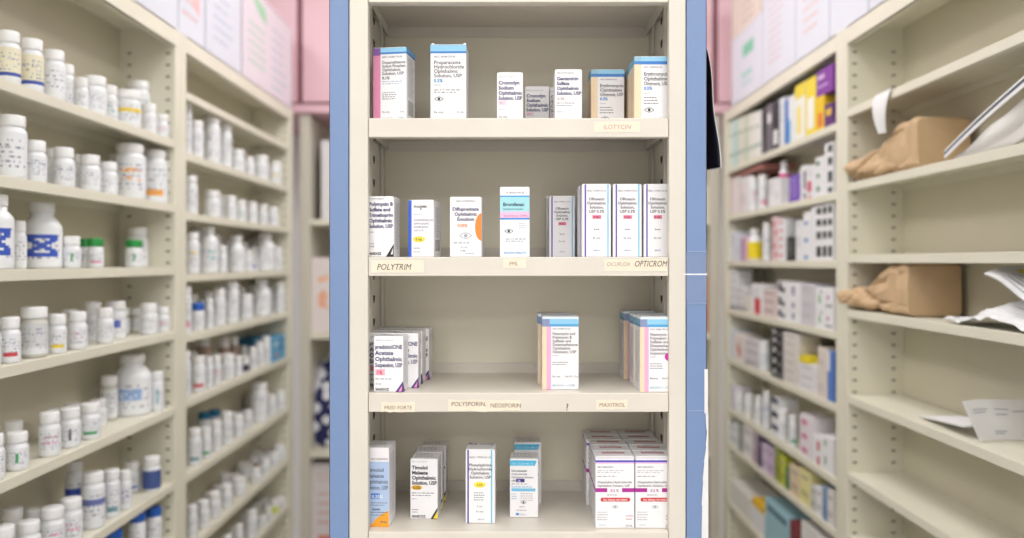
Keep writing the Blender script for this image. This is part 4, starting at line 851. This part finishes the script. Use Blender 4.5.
# pink cabinets
PY = 2.78
wc = empty('wall_cabinet', (0, PY+.2, H+.52)); tag(wc, 'pink wall cabinets with flat doors above the rear shelving', 'cabinet')
m = MB(); m.box(-1.6, 1.6, PY+.02, 3.29, H+.521, 2.6, PINK, .002); m.build('cabinet_body', wc)
dz0 = H+(CY-102)*PY/F
m = MB(); m.box(-1.6, 1.6, PY+.008, PY+.0195, H+.521, dz0-.006, PINK, .001); m.box(-1.6, 1.6, PY+.016, PY+.0195, dz0-.005, 2.6, PINKD); m.build('face_frame', wc)
ed = [(-1.59, -1.165), (-1.155, -.742), (-.722, -.37), (-.36, -.005), (.005, .35), (.36, .705), (.725, 1.15), (1.16, 1.59)]
for i, (a, b2) in enumerate(ed):
    m = MB(); m.box(a, b2, PY, PY+.0155, dz0, 2.58, PINK, .003)
    d_ = m.build('door', wc)
    hx = b2-.04 if i % 2 else a+.04
    k = MB(); k.box(hx-.005, hx+.005, PY-.02, PY-.001, dz0+.45, dz0+.55, mat('handle_steel', (190, 190, 190), .3, metallic=.9), .002); k.build('handle', d_)

# ================================================================= paper bags and papers on the near right rack
def paper_bag(y_near, y_far, z0, hh, xf, label, seed, depth=.105):
    """a kraft bag on its side: squared bottom end towards the viewer, open rumpled mouth at the far end"""
    NU, NV = 64, 96; vs = []; fs = []
    for i in range(NU+1):
        t = i/NU
        sx = depth/2; sz = hh/2; k = 1
        if t < .03: k = .94+.06*(t/.03)
        if t > .3:
            q = (t-.3)/.7; sz = hh/2*(1-.66*q**.9+.16*max(0, q-.75)/.25); sx = depth/2*(1-.10*q)
        sx *= k; sz *= k
        zc = z0+.0018+sz; e = 10-7.5*min(1, t*1.2)
        for j in range(NV):
            a = 2*math.pi*j/NV; c, s_ = math.cos(a), math.sin(a)
            px = math.copysign(abs(c)**(2/e), c)*sx; pz = math.copysign(abs(s_)**(2/e), s_)*sz
            y = y_near+(y_far-y_near)*t
            if t > .8: y += (t-.8)/.2*.03*noise.noise(Vector((c*1.7+seed, s_*1.7, seed)))
            v = Vector((xf+depth/2+px-.03*max(0, t-.55)*2, y, zc+pz))
            p = Vector((v.x*11+seed, v.y*8, v.z*14))
            d1, pts = noise.voronoi(p, distance_metric='DISTANCE', exponent=2.5)
            w_ = .25+.75*min(1, t*1.6)
            d = (-.010*math.exp(-(d1[1]-d1[0])*9)+.007*(.5-d1[0]))*w_+noise.noise(p*3)*.0016*w_
            p2 = p*2.2+Vector((4, 4, 4)); d2, _q = noise.voronoi(p2)
            d += -.0035*math.exp(-(d2[1]-d2[0])*9)*w_
            v += Vector((c, 0, s_))*d
            v.z = min(max(v.z, z0+.0012), z0+hh*1.02)
            v.x = min(v.x, A+.118)
            vs.append(v)
    for i in range(NU):
        for j in range(NV): fs.append((i*NV+j, (i+1)*NV+j, (i+1)*NV+(j+1) % NV, i*NV+(j+1) % NV))
    fs.append(tuple(range(NV)))
    m = MB(); m.add(vs, fs, KRAFT, False)
    o = m.build('paper_bag', None, (xf+depth/2, (y_near+y_far)/2, z0))
    sd = o.modifiers.new('paper', 'SOLIDIFY'); sd.thickness = .0007; sd.offset = 0
    tag(o, label, 'paper bag', 'brown paper bags')
    return o
def sheet_obj(name, fn, m_, label, cat='paper', nu=22, nv=22, thick=.001, extra=None, loc=None, group='loose papers on the near right rack', smooth=False):
    mb = MB(); mb.grid(fn, nu, nv, m_, smooth, thick)
    if extra: extra(mb)
    o = mb.build(name, None, loc); tag(o, label, cat, group); return o
z = H+RN[1]
paper_bag(1.45, 1.725, z, .094, A+.004, 'rumpled brown paper bag on the upper shelf of the near right rack', 3.1)
z4 = H+RN[3]
b2 = paper_bag(1.485, 1.73, z4, .1, A+.004, 'fuller brown paper bag under the shelf, lower of the two bags', 8.7, .108)

def lerp4(p, u, v):
    a, b, c, d = [Vector(q) for q in p]
    return a*(1-u)*(1-v)+b*u*(1-v)+c*u*v+d*(1-u)*v
# white slip curling down from the top shelf
zt = H+RN[0]
def fn(u, v):
    t = v; y = 1.565+.075*(u-.5)*(1-.75*v)+.02*v
    x = A-.0015-.006*math.sin(t*3)+(-.006*u*t); zz = zt+.0025-.010*t*t-.072*t
    if t < .15: x = A+.03-.033*(t/.15); zz = zt+.0016
    return (x-.001, y-.03*t, zz)
sheet_obj('paper_slip', fn, PAPER, 'white paper slip hanging over the front edge of the upper shelf, near right', loc=(A, 1.62, zt-.1))
# grey white pouch leaning at the right
def fn(u, v):
    p = lerp4([(A+.008, 1.33, z+.003), (A+.012, 1.04, z+.004), (A+.10, 1.02, z+.155), (A+.09, 1.16, z+.145)], u, v)
    p += Vector((.010*math.sin(u*6+v*3), 0, .007*noise.noise(Vector((u*5, v*5, 2)))))
    return (min(max(p.x, A+.003), A+.115), p.y, max(p.z, z+.002))
sheet_obj('mailing_pouch', fn, mat('grey_white_film', (214, 212, 208), .35, .04, 10), 'grey white mailing pouch leaning at the right end beside the upper paper bag', 'pouch', thick=.003, loc=(A+.05, 1.2, z), smooth=True)
def fn(u, v):
    p = lerp4([(A+.001, 1.345, z+.004), (A+.001, 1.02, z+.122), (A+.004, 1.015, z+.142), (A+.004, 1.35, z+.018)], u, v)
    return (p.x+.0, p.y, p.z+.003*math.sin(u*5))
def exs(mb):
    def f2(u, v):
        q = Vector(fn(u, .45+.3*v)); return (q.x-.0012, q.y, q.z)
    mb.grid(f2, 20, 1, mat('dark_band', (70, 86, 96), .5), False, .0005)
sheet_obj('folded_strip', fn, PAPER, 'dark edged strip slanting across the front of the grey pouch', 'strip', nu=20, nv=3, thick=.0015, loc=(A, 1.2, z), extra=exs)
# papers behind the lower bag
def fn(u, v):
    p = lerp4([(A+.02, 1.735, z4+.045), (A+.02, 1.50, z4+.1005), (A+.08, 1.50, z4+.1015), (A+.08, 1.735, z4+.06)], u, v)
    return (p.x, p.y, p.z+.003*noise.noise(Vector((u*4, v*4, 7))))
def ex(mb):
    mb.box(A+.0188, A+.0196, 1.70, 1.716, z4+.026, z4+.052, col((226, 214, 60)))
    mb.box(A+.0199, A+.0209, 1.66, 1.735, z4+.02, z4+.046, PAPER)
# crumpled paper right of the lower bag
def fn(u, v):
    p = lerp4([(A+.003, 1.36, z4+.003), (A+.001, 1.09, z4+.003), (A+.10, 1.10, z4+.02), (A+.10, 1.38, z4+.008)], u, v)
    b = math.exp(-((u-.5)/.22)**2)*math.exp(-((v-.45)/.5)**2)
    p.z += .03*b+.012*abs(noise.noise(Vector((u*5, v*4, 3))))+.006*noise.noise(Vector((u*13, v*11, 5)))
    return (p.x, p.y, max(p.z, z4+.002))
sheet_obj('crumpled_paper', fn, PAPER, 'crumpled white paper beside the lower paper bag', nu=26, nv=18, loc=(A+.05, 1.2, z4))
def fn(u, v):
    p = lerp4([(A+.004, 1.238, z4+.084), (A+.004, 1.08, z4+.03), (A+.08, 1.05, z4+.075), (A+.07, 1.245, z4+.098)], u, v)
    return (p.x, p.y, p.z+.004*math.sin(u*7+v*4))
def ex(mb):
    def f2(u, v):
        q = Vector(fn(.10+.9*u, .62+.14*v)); return (q.x-.001, q.y, q.z+.0022)
    mb.grid(f2, 14, 3, col((228, 206, 60)), False, .0006)
    for r in range(4):
        def f3(u, v, r=r):
            q = Vector(fn(.2+.7*u, .12+.12*r+.03*v)); return (q.x-.001, q.y, q.z+.002)
        mb.grid(f3, 10, 1, col((180, 182, 190)), False, .0006)
sheet_obj('folded_leaflet', fn, PAPER, 'folded printed leaflet with yellow stripe propped over the crumpled paper', thick=.003, extra=ex, loc=(A+.05, 1.1, z4+.03))
# leaflets on the fifth shelf
z5 = H+RN[4]
def fn(u, v):
    p = lerp4([(A+.020, 1.275, z5+.002), (A+.116, 1.295, z5+.002), (A+.116, 1.305, z5+.066), (A+.000, 1.292, z5+.063)], u, v)
    return (p.x, p.y+.004*math.sin(u*5), p.z+.001*math.sin(u*6))
def ex(mb):
    for (u0, u1, v0) in ((.1, .35, .75), (.1, .3, .68), (.45, .65, .75), (.45, .62, .62), (.35, .55, .2), (.35, .5, .14), (.7, .9, .7)):
        def f3(u, v): 
            q = Vector(fn(u0+(u1-u0)*u, v0+.022*v)); return (q.x, q.y-.0016, q.z)
        mb.grid(f3, 6, 1, col((168, 172, 184)), False, .0004)
sheet_obj('printed_sheet', fn, PAPER, 'printed white sheet standing on the fourth empty shelf, near right rack', thick=.002, extra=ex, loc=(A+.02, 1.2, z5))
def fn(u, v):
    p = lerp4([(A+.024, 1.475, z5+.004), (A+.012, 1.31, z5+.018), (A+.09, 1.32, z5+.03), (A+.07, 1.45, z5+.006)], u, v)
    return (p.x, p.y, p.z+.004*math.sin(u*4)*math.sin(v*3))
sheet_obj('leaflet', fn, PAPER, 'narrow folded leaflet tip lying left of the printed sheet', thick=.002, loc=(A+.05, 1.4, z5))

# ================================================================= camera and view
cd = bpy.data.cameras.new('camera'); cam = bpy.data.objects.new('camera', cd); C.objects.link(cam)
cam.location = (0, 0, H); cam.rotation_euler = (math.pi/2, 0, 0)
cd.sensor_fit = 'HORIZONTAL'; cd.sensor_width = 36; cd.lens = F/1024*36
cd.shift_x = (512-CX)/1024; cd.shift_y = (CY-269)/1024
cd.clip_start = .05
cd.dof.use_dof = True; cd.dof.focus_distance = .925; cd.dof.aperture_fstop = 2.6
bpy.context.scene.camera = cam
w = bpy.data.worlds.new('world'); bpy.context.scene.world = w; w.use_nodes = True
w.node_tree.nodes['Background'].inputs[0].default_value = (1, 1, 1, 1); w.node_tree.nodes['Background'].inputs[1].default_value = .3
vs_ = bpy.context.scene.view_settings
vs_.view_transform = 'Standard'; vs_.look = 'None'; vs_.gamma = 1; vs_.use_curve_mapping = False; vs_.exposure = -0.55
